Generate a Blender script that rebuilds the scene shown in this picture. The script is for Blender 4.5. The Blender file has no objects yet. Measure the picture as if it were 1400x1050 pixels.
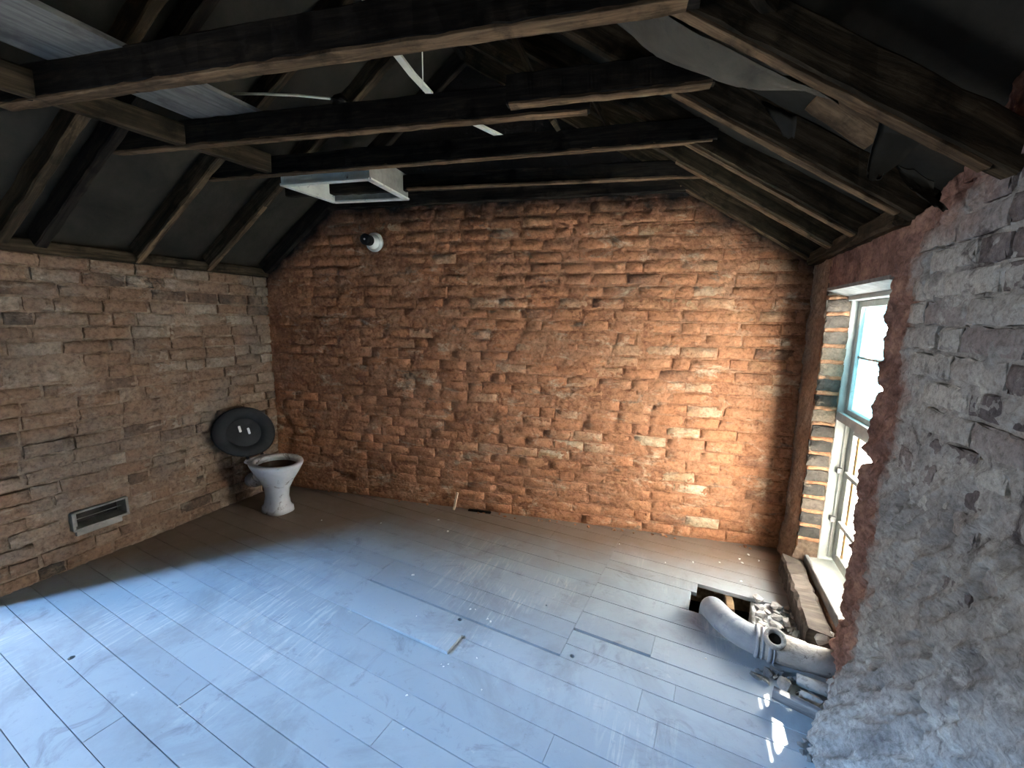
import bpy, bmesh, math, random
import numpy as np
from mathutils import Vector, Matrix, noise, geometry

SC = bpy.context.scene
COL = SC.collection

# ---------------------------------------------------------------- camera
YAW, PITCH, ROLL, FPX = 0.3817, 0.1524, 0.016, 575.0
CAM = Vector((0, 0, 1.5))
fw = Vector((-math.sin(YAW) * math.cos(PITCH), math.cos(YAW) * math.cos(PITCH), -math.sin(PITCH)))
rt = fw.cross(Vector((0, 0, 1))).normalized()
up = rt.cross(fw)
cr, sr = math.cos(ROLL), math.sin(ROLL)
rt, up = rt * cr + up * sr, up * cr - rt * sr
cd = bpy.data.cameras.new('camera')
cd.sensor_width = 36.0
cd.lens = 36.0 * FPX / 1400.0
cd.clip_start = 0.02
cam = bpy.data.objects.new('camera', cd)
COL.objects.link(cam)
cam.matrix_world = Matrix(((rt.x, up.x, -fw.x, CAM.x), (rt.y, up.y, -fw.y, CAM.y), (rt.z, up.z, -fw.z, CAM.z), (0, 0, 0, 1)))
SC.camera = cam

# ---------------------------------------------------------------- world, sun, added daylight lamps behind the camera, exposure
SC.view_settings.view_transform = 'Standard'
SC.view_settings.look = 'None'
SC.view_settings.gamma = 1.0
SC.view_settings.use_curve_mapping = False
SC.view_settings.exposure = 0.80

wd = bpy.data.worlds.new('sky')
SC.world = wd
wd.use_nodes = True
bg = wd.node_tree.nodes['Background']
bg.inputs['Color'].default_value = (1.0, 0.97, 0.92, 1)
bg.inputs['Strength'].default_value = 40.0

SUN_H = Vector((0.49, 0.872, 0)).normalized()
SUN_EL = math.radians(54.5)
SUN_DIR = Vector((SUN_H.x * math.cos(SUN_EL), SUN_H.y * math.cos(SUN_EL), math.sin(SUN_EL)))   # towards the sun
sd = bpy.data.lights.new('sun', 'SUN')
sd.energy = 30.0
sd.angle = math.radians(0.4)
sd.color = (1.0, 0.90, 0.76)
sun = bpy.data.objects.new('sun', sd)
COL.objects.link(sun)
sun.rotation_euler = SUN_DIR.to_track_quat('Z', 'Y').to_euler()

ADDED_WIN = Vector((-8.1, -4.85, 5.5))          # added unseen high window: blue daylight placed to shape the floor's shadow edge
ad = bpy.data.lights.new('added_blue_daylight', 'AREA')
ad.shape = 'RECTANGLE'
ad.size, ad.size_y = 1.4, 0.9
ad.energy = 500.0
ad.spread = math.radians(100)
ad.color = (0.25, 0.54, 1.0)
area = bpy.data.objects.new('added_blue_daylight', ad)
COL.objects.link(area)
area.location = ADDED_WIN
area.rotation_euler = (ADDED_WIN - Vector((-0.8, 2.0, 0.6))).to_track_quat('Z', 'Y').to_euler()

FILL_C = Vector((-5.3, -0.28, 1.35))               # added fill lamp brightening the right wall; no window stands there
wl = bpy.data.lights.new('right_wall_fill', 'AREA')
wl.shape = 'RECTANGLE'
wl.size, wl.size_y = 0.8, 1.3
wl.energy = 95.0
wl.color = (0.96, 0.97, 1.0)
fill_light = bpy.data.objects.new('right_wall_fill', wl)
COL.objects.link(fill_light)
fill_light.location = FILL_C
fill_light.rotation_euler = (FILL_C - Vector((0.7, 1.2, 1.4))).to_track_quat('Z', 'Y').to_euler()

SC.cycles.max_bounces = 10
SC.cycles.diffuse_bounces = 6
SC.cycles.transparent_max_bounces = 8
SC.cycles.sample_clamp_indirect = 16.0

# ---------------------------------------------------------------- room constants
XL, XR, YL, YR = -3.2431, 0.7161, 2.5642, 3.1241
TH = math.atan2(YR - YL, XR - XL)
TT = math.tan(TH)
ZL, ZR = 1.80, 1.8513
SL, SR = 0.797, 0.609                             # roof slopes
XO = 0.93                                         # outer face of the right wall
WY0, WY1 = 2.055, 2.78                             # window opening
WZ0, WZ1 = 0.16, 1.66
COURSE = 0.079


def yb(x):
    return YL + (x - XL) * TT


def zprof(x):
    return min(ZL + SL * (x - XL), ZR + SR * (XR - x))


RX = (ZR - ZL + SL * XL + SR * XR) / (SL + SR)
RZ = zprof(RX)


def N3(x, y, z, s=1.0):
    return noise.noise(Vector((x * s, y * s, z * s)))


def FB(x, y, z, s=1.0, o=4):
    return noise.fractal(Vector((x * s, y * s, z * s)), 1.0, 2.0, o)


def sst(a, b, x):
    t = min(1.0, max(0.0, (x - a) / (b - a)))
    return t * t * (3 - 2 * t)


# ---------------------------------------------------------------- node helpers
def node(nt, typ, ins=None, **props):
    n = nt.nodes.new(typ)
    for k, v in props.items():
        setattr(n, k, v)
    for k, v in (ins or {}).items():
        s = n.inputs[k]
        if isinstance(v, bpy.types.NodeSocket):
            nt.links.new(v, s)
        else:
            s.default_value = v
    return n


def rgba(c):
    return (c[0], c[1], c[2], 1.0)


def mixc(nt, f, a, b, blend='MIX'):
    n = nt.nodes.new('ShaderNodeMix')
    n.data_type = 'RGBA'
    n.blend_type = blend
    for i, v in ((0, f), (6, a), (7, b)):
        if isinstance(v, bpy.types.NodeSocket):
            nt.links.new(v, n.inputs[i])
        else:
            n.inputs[i].default_value = v if i == 0 else rgba(v)
    return n.outputs[2]


def mth(nt, op, a, b=0.0, c=None, clamp=False):
    n = nt.nodes.new('ShaderNodeMath')
    n.operation = op
    n.use_clamp = clamp
    for i, v in enumerate((a, b) if c is None else (a, b, c)):
        if isinstance(v, bpy.types.NodeSocket):
            nt.links.new(v, n.inputs[i])
        else:
            n.inputs[i].default_value = v
    return n.outputs[0]


def mapr(nt, v, a, b, c=0.0, d=1.0):
    n = node(nt, 'ShaderNodeMapRange', {'Value': v, 'From Min': a, 'From Max': b, 'To Min': c, 'To Max': d})
    n.clamp = True
    return n.outputs[0]


def ramp(nt, f, stops):
    n = nt.nodes.new('ShaderNodeValToRGB')
    nt.links.new(f, n.inputs[0])
    cr_ = n.color_ramp
    while len(cr_.elements) < len(stops):
        cr_.elements.new(0.5)
    for e, (p, c) in zip(cr_.elements, stops):
        e.position = p
        e.color = rgba(c)
    return n.outputs[0]


def noi(nt, vec, scale, detail=5.0, rough=0.6, dist=0.0):
    return node(nt, 'ShaderNodeTexNoise', {'Vector': vec, 'Scale': scale, 'Detail': detail, 'Roughness': rough, 'Distortion': dist}).outputs[0]


def new_mat(name, rough=0.9, spec=0.2):
    m = bpy.data.materials.new(name)
    m.use_nodes = True
    nt = m.node_tree
    b = nt.nodes['Principled BSDF']
    b.inputs['Roughness'].default_value = rough
    b.inputs['Specular IOR Level'].default_value = spec
    return m, nt, b


def bump(nt, b, h, strength=0.5, dist=0.01, prev=None):
    ins = {'Height': h, 'Strength': strength, 'Distance': dist}
    if prev is not None:
        ins['Normal'] = prev
    n = node(nt, 'ShaderNodeBump', ins)
    nt.links.new(n.outputs[0], b.inputs['Normal'])
    return n.outputs[0]


def gpos(nt):
    return node(nt, 'ShaderNodeNewGeometry').outputs['Position']


def gsep(nt, p):
    s = node(nt, 'ShaderNodeSeparateXYZ', {0: p})
    return s.outputs[0], s.outputs[1], s.outputs[2]


def masonry(name, tones, smear, lime, smear_amt=(0.50, 0.68), lime_amt=(0.57, 0.70), soot=True, per_piece=True, dirt=None, grime=(0.20, 0.155, 0.11)):
    """Old brick: one tone per brick, clay smeared over it, lime patches, soot along the burnt roof line."""
    m, nt, b = new_mat(name, 0.93, 0.12)
    p = gpos(nt)
    if per_piece:
        oi = node(nt, 'ShaderNodeObjectInfo').outputs['Random']
        f = mth(nt, 'ADD', oi, mth(nt, 'MULTIPLY', mth(nt, 'SUBTRACT', noi(nt, p, 9.0, 3), 0.5), 0.35), clamp=True)
    else:
        f = mapr(nt, noi(nt, p, 5.0, 5), 0.3, 0.7)
    c = ramp(nt, f, tones)
    c = mixc(nt, mapr(nt, noi(nt, p, 3.1, 6, 0.68, 0.4), *smear_amt), c, smear)
    ps = node(nt, 'ShaderNodeVectorMath', {0: p, 1: (1.0, 1.0, 2.3)}, operation='MULTIPLY').outputs[0]
    c = mixc(nt, mth(nt, 'MULTIPLY', mapr(nt, noi(nt, ps, 4.2, 8, 0.70, 0.5), *lime_amt), 0.8), c, lime)
    po = node(nt, 'ShaderNodeVectorMath', {0: ps, 1: (7.3, 2.1, 5.9)}, operation='ADD').outputs[0]
    c = mixc(nt, mth(nt, 'MULTIPLY', mapr(nt, noi(nt, po, 4.6, 7, 0.68, 0.4), 0.60, 0.68), 0.75), c, grime)
    if dirt is not None:
        c = mixc(nt, mapr(nt, noi(nt, p, 2.2, 5, 0.6), 0.50, 0.66), c, dirt)
    c = mixc(nt, 1.0, c, ramp(nt, noi(nt, p, 42.0, 6, 0.75), [(0.30, (0.45, 0.42, 0.40)), (0.50, (0.92, 0.92, 0.92)), (0.70, (1.25, 1.22, 1.2))]), 'MULTIPLY')
    if soot:
        x, y, z = gsep(nt, p)
        l1 = mth(nt, 'ADD', mth(nt, 'MULTIPLY', x, SL), ZL - SL * XL)
        l2 = mth(nt, 'ADD', mth(nt, 'MULTIPLY', x, -SR), ZR + SR * XR)
        pr = mth(nt, 'MINIMUM', mth(nt, 'MINIMUM', l1, l2), 2.30)
        d = mth(nt, 'SUBTRACT', z, pr)
        d = mth(nt, 'ADD', d, mth(nt, 'MULTIPLY', mth(nt, 'SUBTRACT', noi(nt, p, 6.0, 4), 0.5), 0.22))
        c = mixc(nt, mapr(nt, d, -0.17, 0.02), c, (0.016, 0.014, 0.013))
    nt.links.new(c, b.inputs['Base Color'])
    n1 = bump(nt, b, noi(nt, p, 38.0, 6, 0.62, 0.3), 0.9, 0.011)
    bump(nt, b, noi(nt, p, 210.0, 4, 0.7), 0.3, 0.002, n1)
    return m


M = {}
M['brick_back'] = masonry('old_orange_brick', [(0.0, (0.20, 0.110, 0.070)), (0.15, (0.37, 0.165, 0.083)), (0.55, (0.44, 0.195, 0.095)), (0.85, (0.47, 0.235, 0.12)), (1.0, (0.46, 0.31, 0.195))],
                          (0.42, 0.205, 0.110), (0.60, 0.47, 0.32), (0.42, 0.64))
M['mortar_back'] = masonry('smeared_clay_mortar', [(0.0, (0.25, 0.115, 0.062)), (0.5, (0.37, 0.170, 0.088)), (1.0, (0.43, 0.235, 0.135))],
                           (0.39, 0.195, 0.108), (0.60, 0.47, 0.32), per_piece=False)
M['brick_lime'] = masonry('lime_coated_brick', [(0.0, (0.40, 0.24, 0.13)), (0.5, (0.50, 0.36, 0.22)), (1.0, (0.58, 0.46, 0.31))],
                          (0.42, 0.22, 0.11), (0.66, 0.56, 0.40), (0.42, 0.60), (0.50, 0.66), soot=False)
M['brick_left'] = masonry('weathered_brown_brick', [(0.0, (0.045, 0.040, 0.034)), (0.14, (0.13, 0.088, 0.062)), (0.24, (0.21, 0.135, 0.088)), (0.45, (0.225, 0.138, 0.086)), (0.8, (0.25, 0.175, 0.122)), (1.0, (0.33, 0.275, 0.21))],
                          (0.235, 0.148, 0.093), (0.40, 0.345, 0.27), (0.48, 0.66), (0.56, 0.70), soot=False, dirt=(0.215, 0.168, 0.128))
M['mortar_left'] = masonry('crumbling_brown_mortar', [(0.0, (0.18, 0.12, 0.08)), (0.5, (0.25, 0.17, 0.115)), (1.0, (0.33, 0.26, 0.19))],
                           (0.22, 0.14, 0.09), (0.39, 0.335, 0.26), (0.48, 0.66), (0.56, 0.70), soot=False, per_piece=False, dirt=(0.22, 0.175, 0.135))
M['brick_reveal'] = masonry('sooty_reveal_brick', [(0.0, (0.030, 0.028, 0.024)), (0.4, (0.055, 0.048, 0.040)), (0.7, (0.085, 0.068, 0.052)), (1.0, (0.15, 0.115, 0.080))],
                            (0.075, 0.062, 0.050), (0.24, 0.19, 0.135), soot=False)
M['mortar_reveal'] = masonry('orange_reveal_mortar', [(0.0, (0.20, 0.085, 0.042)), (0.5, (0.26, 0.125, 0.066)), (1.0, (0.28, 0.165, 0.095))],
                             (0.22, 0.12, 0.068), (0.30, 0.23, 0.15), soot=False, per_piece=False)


def right_wall_mat(name, per_piece):
    m, nt, b = new_mat(name, 0.92, 0.15)
    p = gpos(nt)
    x, y, z = gsep(nt, p)
    if per_piece:
        f = mth(nt, 'ADD', node(nt, 'ShaderNodeObjectInfo').outputs['Random'], mth(nt, 'MULTIPLY', mth(nt, 'SUBTRACT', noi(nt, p, 12.0, 4), 0.5), 0.5), clamp=True)
        c = ramp(nt, f, [(0.0, (0.085, 0.075, 0.078)), (0.25, (0.21, 0.185, 0.18)), (0.6, (0.29, 0.28, 0.265)), (1.0, (0.39, 0.385, 0.355))])
    else:
        c = ramp(nt, mapr(nt, noi(nt, p, 6.0, 7, 0.7), 0.3, 0.7), [(0.0, (0.15, 0.143, 0.14)), (0.5, (0.27, 0.265, 0.252)), (1.0, (0.38, 0.375, 0.352))])
    c = mixc(nt, mapr(nt, noi(nt, p, 8.0, 8, 0.75, 1.0), 0.54, 0.66), c, (0.40, 0.40, 0.372))
    c = mixc(nt, mapr(nt, noi(nt, p, 5.3, 7, 0.72, 1.2), 0.575, 0.68), c, (0.075, 0.065, 0.065))
    # bare red clay where the plaster has fallen beside the window and along the wall head
    n = mth(nt, 'MULTIPLY', mth(nt, 'SUBTRACT', noi(nt, p, 5.0, 6, 0.65), 0.5), 0.35)
    a1 = mapr(nt, mth(nt, 'ADD', y, n), 1.79, 1.87)
    zz = mth(nt, 'ADD', z, mth(nt, 'MULTIPLY', y, 0.55))
    a2 = mapr(nt, mth(nt, 'ADD', zz, n), 2.66, 2.80)
    red = ramp(nt, noi(nt, p, 9.0, 7, 0.7), [(0.35, (0.115, 0.062, 0.050)), (0.5, (0.22, 0.125, 0.098)), (0.66, (0.33, 0.195, 0.14))])
    c = mixc(nt, mth(nt, 'MAXIMUM', a1, a2), c, red)
    c = mixc(nt, 1.0, c, ramp(nt, noi(nt, p, 60.0, 7, 0.75), [(0.30, (0.45, 0.44, 0.43)), (0.5, (0.92, 0.92, 0.92)), (0.70, (1.2, 1.2, 1.2))]), 'MULTIPLY')
    nt.links.new(c, b.inputs['Base Color'])
    n1 = bump(nt, b, noi(nt, p, 44.0, 5, 0.6, 0.2), 0.9, 0.009)
    bump(nt, b, noi(nt, p, 240.0, 4, 0.65), 0.35, 0.002, n1)
    return m


M['brick_right'] = right_wall_mat('whitewashed_grey_brick', True)
M['render_right'] = right_wall_mat('rough_grey_render', False)


def wood_mat(name, dark, mid, light, grain_axis=0, rough=0.85, scale=1.0, spec=0.2):
    m, nt, b = new_mat(name, rough, spec)
    tc = node(nt, 'ShaderNodeTexCoord').outputs['Object']
    oi = node(nt, 'ShaderNodeObjectInfo').outputs['Random']
    off = node(nt, 'ShaderNodeCombineXYZ', {0: mth(nt, 'MULTIPLY', oi, 37.0), 1: mth(nt, 'MULTIPLY', oi, 11.0), 2: 0.0}).outputs[0]
    sc = [14.0 * scale] * 3
    sc[grain_axis] = 1.2 * scale
    v = node(nt, 'ShaderNodeVectorMath', {0: tc, 1: tuple(sc)}, operation='MULTIPLY').outputs[0]
    v = node(nt, 'ShaderNodeVectorMath', {0: v, 1: off}, operation='ADD').outputs[0]
    f = noi(nt, v, 2.0, 7, 0.7, 0.6)
    c = ramp(nt, f, [(0.32, dark), (0.5, mid), (0.68, light)])
    f2 = noi(nt, tc, 7.0, 5, 0.65)
    c = mixc(nt, mapr(nt, f2, 0.52, 0.7), c, dark)
    nt.links.new(c, b.inputs['Base Color'])
    bump(nt, b, f, 0.6, 0.006)
    return m


M['char'] = wood_mat('charred_timber', (0.006, 0.0055, 0.005), (0.017, 0.0145, 0.012), (0.038, 0.030, 0.022), rough=0.97, spec=0.04)
M['rafter'] = wood_mat('smoke_stained_timber', (0.012, 0.010, 0.007), (0.036, 0.027, 0.017), (0.095, 0.070, 0.042), rough=0.95, spec=0.06)
M['bare'] = wood_mat('bare_or_lit_timber', (0.025, 0.018, 0.012), (0.095, 0.062, 0.036), (0.22, 0.150, 0.088), rough=0.95, spec=0.05)  # bare wood; its paler tone also paints the lit undersides of timbers
M['joist'] = wood_mat('sawn_brown_timber', (0.07, 0.045, 0.026), (0.17, 0.11, 0.062), (0.27, 0.18, 0.10), 1)
M['tan_wood'] = wood_mat('tan_raw_wood', (0.42, 0.25, 0.10), (0.60, 0.38, 0.17), (0.75, 0.52, 0.27), 2)
M['grey_board'] = wood_mat('grey_painted_board', (0.07, 0.07, 0.063), (0.135, 0.133, 0.12), (0.20, 0.197, 0.178), 1)
M['sill_wood'] = wood_mat('dusty_brown_sill_timber', (0.030, 0.024, 0.019), (0.066, 0.053, 0.043), (0.12, 0.10, 0.082), 1)
M['grey_wood'] = wood_mat('weathered_grey_wood', (0.20, 0.20, 0.20), (0.36, 0.36, 0.36), (0.52, 0.52, 0.50), 0)
M['offcut_wood'] = wood_mat('dark_weathered_wood', (0.07, 0.075, 0.085), (0.15, 0.155, 0.165), (0.27, 0.275, 0.28), 0)
M['stick'] = wood_mat('pale_stick_wood', (0.42, 0.30, 0.20), (0.58, 0.44, 0.31), (0.70, 0.57, 0.42), 2)


def simple_mat(name, c1, c2, scale=12.0, rough=0.7, spec=0.3, bstr=0.3, c3=None, thr=(0.55, 0.68), obj=False):
    m, nt, b = new_mat(name, rough, spec)
    p = node(nt, 'ShaderNodeTexCoord').outputs['Object'] if obj else gpos(nt)
    f = noi(nt, p, scale, 6, 0.68, 0.3)
    c = mixc(nt, mapr(nt, f, 0.35, 0.65), c1, c2)
    if c3 is not None:
        c = mixc(nt, mapr(nt, noi(nt, p, scale * 1.7, 7, 0.72, 0.8), *thr), c, c3)
    nt.links.new(c, b.inputs['Base Color'])
    bump(nt, b, noi(nt, p, scale * 4, 5, 0.65), bstr, 0.006)
    return m


M['felt'] = simple_mat('dusty_black_roofing_felt', (0.012, 0.011, 0.008), (0.030, 0.027, 0.019), 3.5, 0.85, 0.25, 0.5)
M['felt_grey'] = simple_mat('grey_torn_roofing_felt', (0.034, 0.031, 0.023), (0.078, 0.071, 0.053), 5.0, 0.8, 0.25, 0.5, (0.04, 0.036, 0.03))
M['soil'] = simple_mat('dark_underfloor_earth', (0.05, 0.035, 0.025), (0.11, 0.08, 0.055), 8.0, 0.95, 0.1, 0.6)
M['plaster'] = simple_mat('dark_hall_plaster', (0.035, 0.030, 0.026), (0.07, 0.06, 0.05), 2.0, 0.9, 0.1, 0.3)
M['white_paint'] = simple_mat('chalky_white_paint', (0.70, 0.71, 0.67), (0.82, 0.83, 0.79), 14.0, 0.55, 0.35, 0.25, (0.50, 0.49, 0.43), (0.62, 0.72))
M['window_paint'] = simple_mat('aged_cream_window_paint', (0.34, 0.36, 0.33), (0.44, 0.46, 0.42), 14.0, 0.55, 0.3, 0.25, (0.22, 0.21, 0.17), (0.60, 0.70))
M['sill_grey'] = simple_mat('weathered_grey_sill_board', (0.13, 0.13, 0.125), (0.24, 0.24, 0.225), 16.0, 0.8, 0.2, 0.4)
M['hatch_paint'] = simple_mat('peeling_hatch_paint', (0.60, 0.62, 0.54), (0.74, 0.76, 0.67), 9.0, 0.6, 0.3, 0.4, (0.10, 0.085, 0.065), (0.60, 0.66))
M['hatch_inner'] = simple_mat('dusty_hatch_board', (0.20, 0.20, 0.175), (0.32, 0.32, 0.28), 9.0, 0.8, 0.2, 0.4)
M['strip'] = simple_mat('aged_white_plastic', (0.74, 0.76, 0.62), (0.84, 0.86, 0.74), 10.0, 0.5, 0.3, 0.1)
M['ceramic'] = simple_mat('stained_white_ceramic', (0.62, 0.64, 0.66), (0.78, 0.79, 0.80), 6.0, 0.22, 0.5, 0.1, (0.16, 0.13, 0.11), (0.56, 0.66), True)
M['basin_dirt'] = simple_mat('rusty_bowl_residue', (0.10, 0.06, 0.04), (0.22, 0.14, 0.09), 9.0, 0.8, 0.2, 0.4)
M['black_plastic'] = simple_mat('black_bakelite', (0.006, 0.007, 0.008), (0.013, 0.014, 0.015), 10.0, 0.55, 0.25, 0.15)
M['white_plastic'] = simple_mat('white_plastic', (0.78, 0.79, 0.78), (0.85, 0.86, 0.84), 10.0, 0.4, 0.4, 0.05)
M['porcelain'] = simple_mat('pale_green_white_porcelain', (0.72, 0.77, 0.73), (0.80, 0.84, 0.80), 10.0, 0.3, 0.5, 0.05)
M['pipe_grey'] = simple_mat('grey_plastic_soil_pipe', (0.27, 0.295, 0.32), (0.36, 0.385, 0.41), 9.0, 0.5, 0.35, 0.2, (0.19, 0.215, 0.27), (0.52, 0.66))
M['pipe_dusty'] = simple_mat('cement_dusted_pipe', (0.34, 0.325, 0.295), (0.48, 0.455, 0.415), 14.0, 0.8, 0.2, 0.6, (0.18, 0.165, 0.15), (0.54, 0.66))
M['rubble'] = simple_mat('pale_mortar_rubble', (0.28, 0.275, 0.26), (0.45, 0.44, 0.41), 20.0, 0.92, 0.15, 0.6)
M['dark_rubble'] = simple_mat('dark_stone_rubble', (0.10, 0.10, 0.10), (0.22, 0.215, 0.21), 18.0, 0.92, 0.15, 0.6)
M['slab'] = simple_mat('broken_screed', (0.38, 0.39, 0.40), (0.55, 0.55, 0.54), 16.0, 0.92, 0.15, 0.8, (0.20, 0.20, 0.20))
M['metal'] = simple_mat('dull_vent_metal', (0.16, 0.15, 0.13), (0.28, 0.26, 0.225), 12.0, 0.6, 0.4, 0.3)
M['dark_void'] = simple_mat('dark_vent_duct', (0.02, 0.018, 0.016), (0.045, 0.038, 0.032), 12.0, 0.95, 0.1, 0.3)


def floor_paint():
    m, nt, b = new_mat('worn_blue_grey_floor_paint', 0.50, 0.35)
    p = gpos(nt)
    x, y, z = gsep(nt, p)
    oi = node(nt, 'ShaderNodeObjectInfo').outputs['Random']
    c = ramp(nt, mth(nt, 'ADD', mth(nt, 'MULTIPLY', oi, 0.35), mth(nt, 'MULTIPLY', noi(nt, p, 2.5, 5, 0.6), 0.5)), [(0.15, (0.255, 0.300, 0.335)), (0.42, (0.295, 0.345, 0.38)), (0.7, (0.335, 0.385, 0.415))])
    c = mixc(nt, mapr(nt, noi(nt, p, 5.5, 8, 0.74, 0.9), 0.56, 0.70), c, (0.19, 0.215, 0.24))
    # sweeping broom strokes in the dust
    v = node(nt, 'ShaderNodeVectorMath', {0: p, 1: (46.0, 5.0, 1.0)}, operation='MULTIPLY').outputs[0]
    c = mixc(nt, mth(nt, 'MULTIPLY', mapr(nt, noi(nt, v, 1.0, 4, 0.6, 1.2), 0.50, 0.66), mapr(nt, noi(nt, p, 1.3, 3), 0.50, 0.60, 0.0, 0.55)), c, (0.56, 0.56, 0.53))
    c = mixc(nt, mth(nt, 'MULTIPLY', mapr(nt, noi(nt, p, 9.0, 8, 0.75), 0.62, 0.72), 0.7), c, (0.50, 0.51, 0.50))
    c = mixc(nt, mth(nt, 'MULTIPLY', mapr(nt, noi(nt, p, 1.9, 7, 0.7, 0.6), 0.50, 0.64), 0.6), c, (0.20, 0.225, 0.245))
    c = mixc(nt, mth(nt, 'MULTIPLY', mapr(nt, noi(nt, p, 24.0, 8, 0.8, 1.5), 0.60, 0.70), 0.6), c, (0.15, 0.165, 0.18))
    # brick dust along the back wall; its tan also paints the warm bounced light
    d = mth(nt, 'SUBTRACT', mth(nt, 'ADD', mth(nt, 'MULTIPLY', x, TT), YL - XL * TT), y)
    # widened in the far left corner, its brown painting in the shade there
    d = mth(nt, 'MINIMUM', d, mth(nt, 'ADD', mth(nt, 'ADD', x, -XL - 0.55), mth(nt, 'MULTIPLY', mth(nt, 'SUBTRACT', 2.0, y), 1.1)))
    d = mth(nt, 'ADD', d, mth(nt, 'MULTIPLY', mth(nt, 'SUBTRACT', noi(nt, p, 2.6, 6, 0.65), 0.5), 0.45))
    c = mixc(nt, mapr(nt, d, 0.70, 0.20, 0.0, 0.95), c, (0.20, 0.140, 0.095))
    nt.links.new(c, b.inputs['Base Color'])
    nt.links.new(mapr(nt, noi(nt, p, 6.0, 6, 0.7), 0.3, 0.7, 0.42, 0.72), b.inputs['Roughness'])
    bump(nt, b, noi(nt, p, 30.0, 7, 0.7), 0.25, 0.004)
    return m


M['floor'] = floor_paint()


def glass_mat(name, col, trans, scale=60.0):
    """Obscured glass: mostly diffusing, a little clear."""
    m = bpy.data.materials.new(name)
    m.use_nodes = True
    nt = m.node_tree
    nt.nodes.clear()
    out = nt.nodes.new('ShaderNodeOutputMaterial')
    p = gpos(nt)
    f = noi(nt, p, scale, 3, 0.6)
    c = mixc(nt, mapr(nt, f, 0.4, 0.6), col, tuple(min(1.0, v * 1.35) for v in col))
    bp = node(nt, 'ShaderNodeBump', {'Height': f, 'Strength': 0.6, 'Distance': 0.004}).outputs[0]
    tl = node(nt, 'ShaderNodeBsdfTranslucent', {'Color': c, 'Normal': bp}).outputs[0]
    df = node(nt, 'ShaderNodeBsdfDiffuse', {'Color': c, 'Normal': bp}).outputs[0]
    gl = node(nt, 'ShaderNodeBsdfGlossy', {'Color': (0.9, 0.95, 1, 1), 'Roughness': 0.15, 'Normal': bp}).outputs[0]
    a = node(nt, 'ShaderNodeMixShader', {0: 0.15, 1: tl, 2: df}).outputs[0]
    a = node(nt, 'ShaderNodeMixShader', {0: 0.06, 1: a, 2: gl}).outputs[0]
    nt.links.new(a, out.inputs[0])
    return m


M['glass_blue'] = glass_mat('blue_obscured_glass', (0.18, 0.29, 0.335), 0.8)
M['glass_white'] = glass_mat('white_dusty_glass', (0.93, 0.93, 0.90), 0.7)


# ---------------------------------------------------------------- mesh helpers
def tag(o, label=None, cat=None, group=None, kind=None):
    for k, v in (('label', label), ('category', cat), ('group', group), ('kind', kind)):
        if v:
            o[k] = v
    return o


def empty(name, loc=(0, 0, 0), rz=0.0):
    o = bpy.data.objects.new(name, None)
    COL.objects.link(o)
    o.location = loc
    o.rotation_euler = (0, 0, rz)
    o.empty_display_size = 0.1
    return o


def mesh_obj(name, me, parent=None, mw=None):
    """Links a mesh as one object; mw is its world matrix, kept when it is parented."""
    o = bpy.data.objects.new(name, me)
    COL.objects.link(o)
    mw = mw or Matrix.Identity(4)
    if parent is not None:
        o.parent = parent
        o.matrix_parent_inverse = Matrix.Identity(4)
        o.matrix_basis = world_of(parent).inverted() @ mw
    else:
        o.matrix_basis = mw
    return o


def world_of(o):
    m = o.matrix_basis.copy()
    while o.parent is not None:
        o = o.parent
        m = o.matrix_basis @ m
    return m


def from_bm(name, bm, mat, parent=None, smooth=False, mw=None):
    bmesh.ops.recalc_face_normals(bm, faces=bm.faces[:])
    me = bpy.data.meshes.new(name)
    bm.to_mesh(me)
    bm.free()
    me.materials.append(mat)
    if smooth:
        for p in me.polygons:
            p.use_smooth = True
    return mesh_obj(name, me, parent, mw)


def data_mesh(name, verts, faces, mat, smooth=False):
    me = bpy.data.meshes.new(name)
    me.from_pydata([tuple(v) for v in verts], [], faces)
    me.materials.append(mat)
    if smooth:
        me.polygons.foreach_set('use_smooth', [True] * len(me.polygons))
    me.update()
    return me


def prism(name, pts, z0, z1, mat, parent=None, cham=0.0):
    """Plan polygon pushed up from z0 to z1, top edge chamfered."""
    bm = bmesh.new()
    n = len(pts)
    c = Vector((sum(p[0] for p in pts) / n, sum(p[1] for p in pts) / n))
    lo = [bm.verts.new((p[0], p[1], z0)) for p in pts]
    hi = [bm.verts.new((p[0], p[1], z1 - cham)) for p in pts]
    bm.faces.new(lo[::-1])
    for i in range(n):
        bm.faces.new((lo[i], lo[(i + 1) % n], hi[(i + 1) % n], hi[i]))
    if cham:
        tp = []
        for p in pts:
            v = Vector(p[:2])
            d = (c - v)
            s = Vector((math.copysign(min(cham, abs(d.x)), d.x), math.copysign(min(cham, abs(d.y)), d.y)))
            tp.append(bm.verts.new((v.x + s.x, v.y + s.y, z1)))
        for i in range(n):
            bm.faces.new((hi[i], hi[(i + 1) % n], tp[(i + 1) % n], tp[i]))
        bm.faces.new(tp)
    else:
        bm.faces.new(hi)
    return from_bm(name, bm, mat, parent)


def slab_poly(name, pts3, extr, mat, parent=None):
    """Any flat polygon in space given thickness along extr."""
    bm = bmesh.new()
    a = [bm.verts.new(p) for p in pts3]
    b = [bm.verts.new(Vector(p) + Vector(extr)) for p in pts3]
    bm.faces.new(a)
    bm.faces.new(b[::-1])
    n = len(a)
    for i in range(n):
        bm.faces.new((a[i], b[i], b[(i + 1) % n], a[(i + 1) % n]))
    return from_bm(name, bm, mat, parent)


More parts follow.
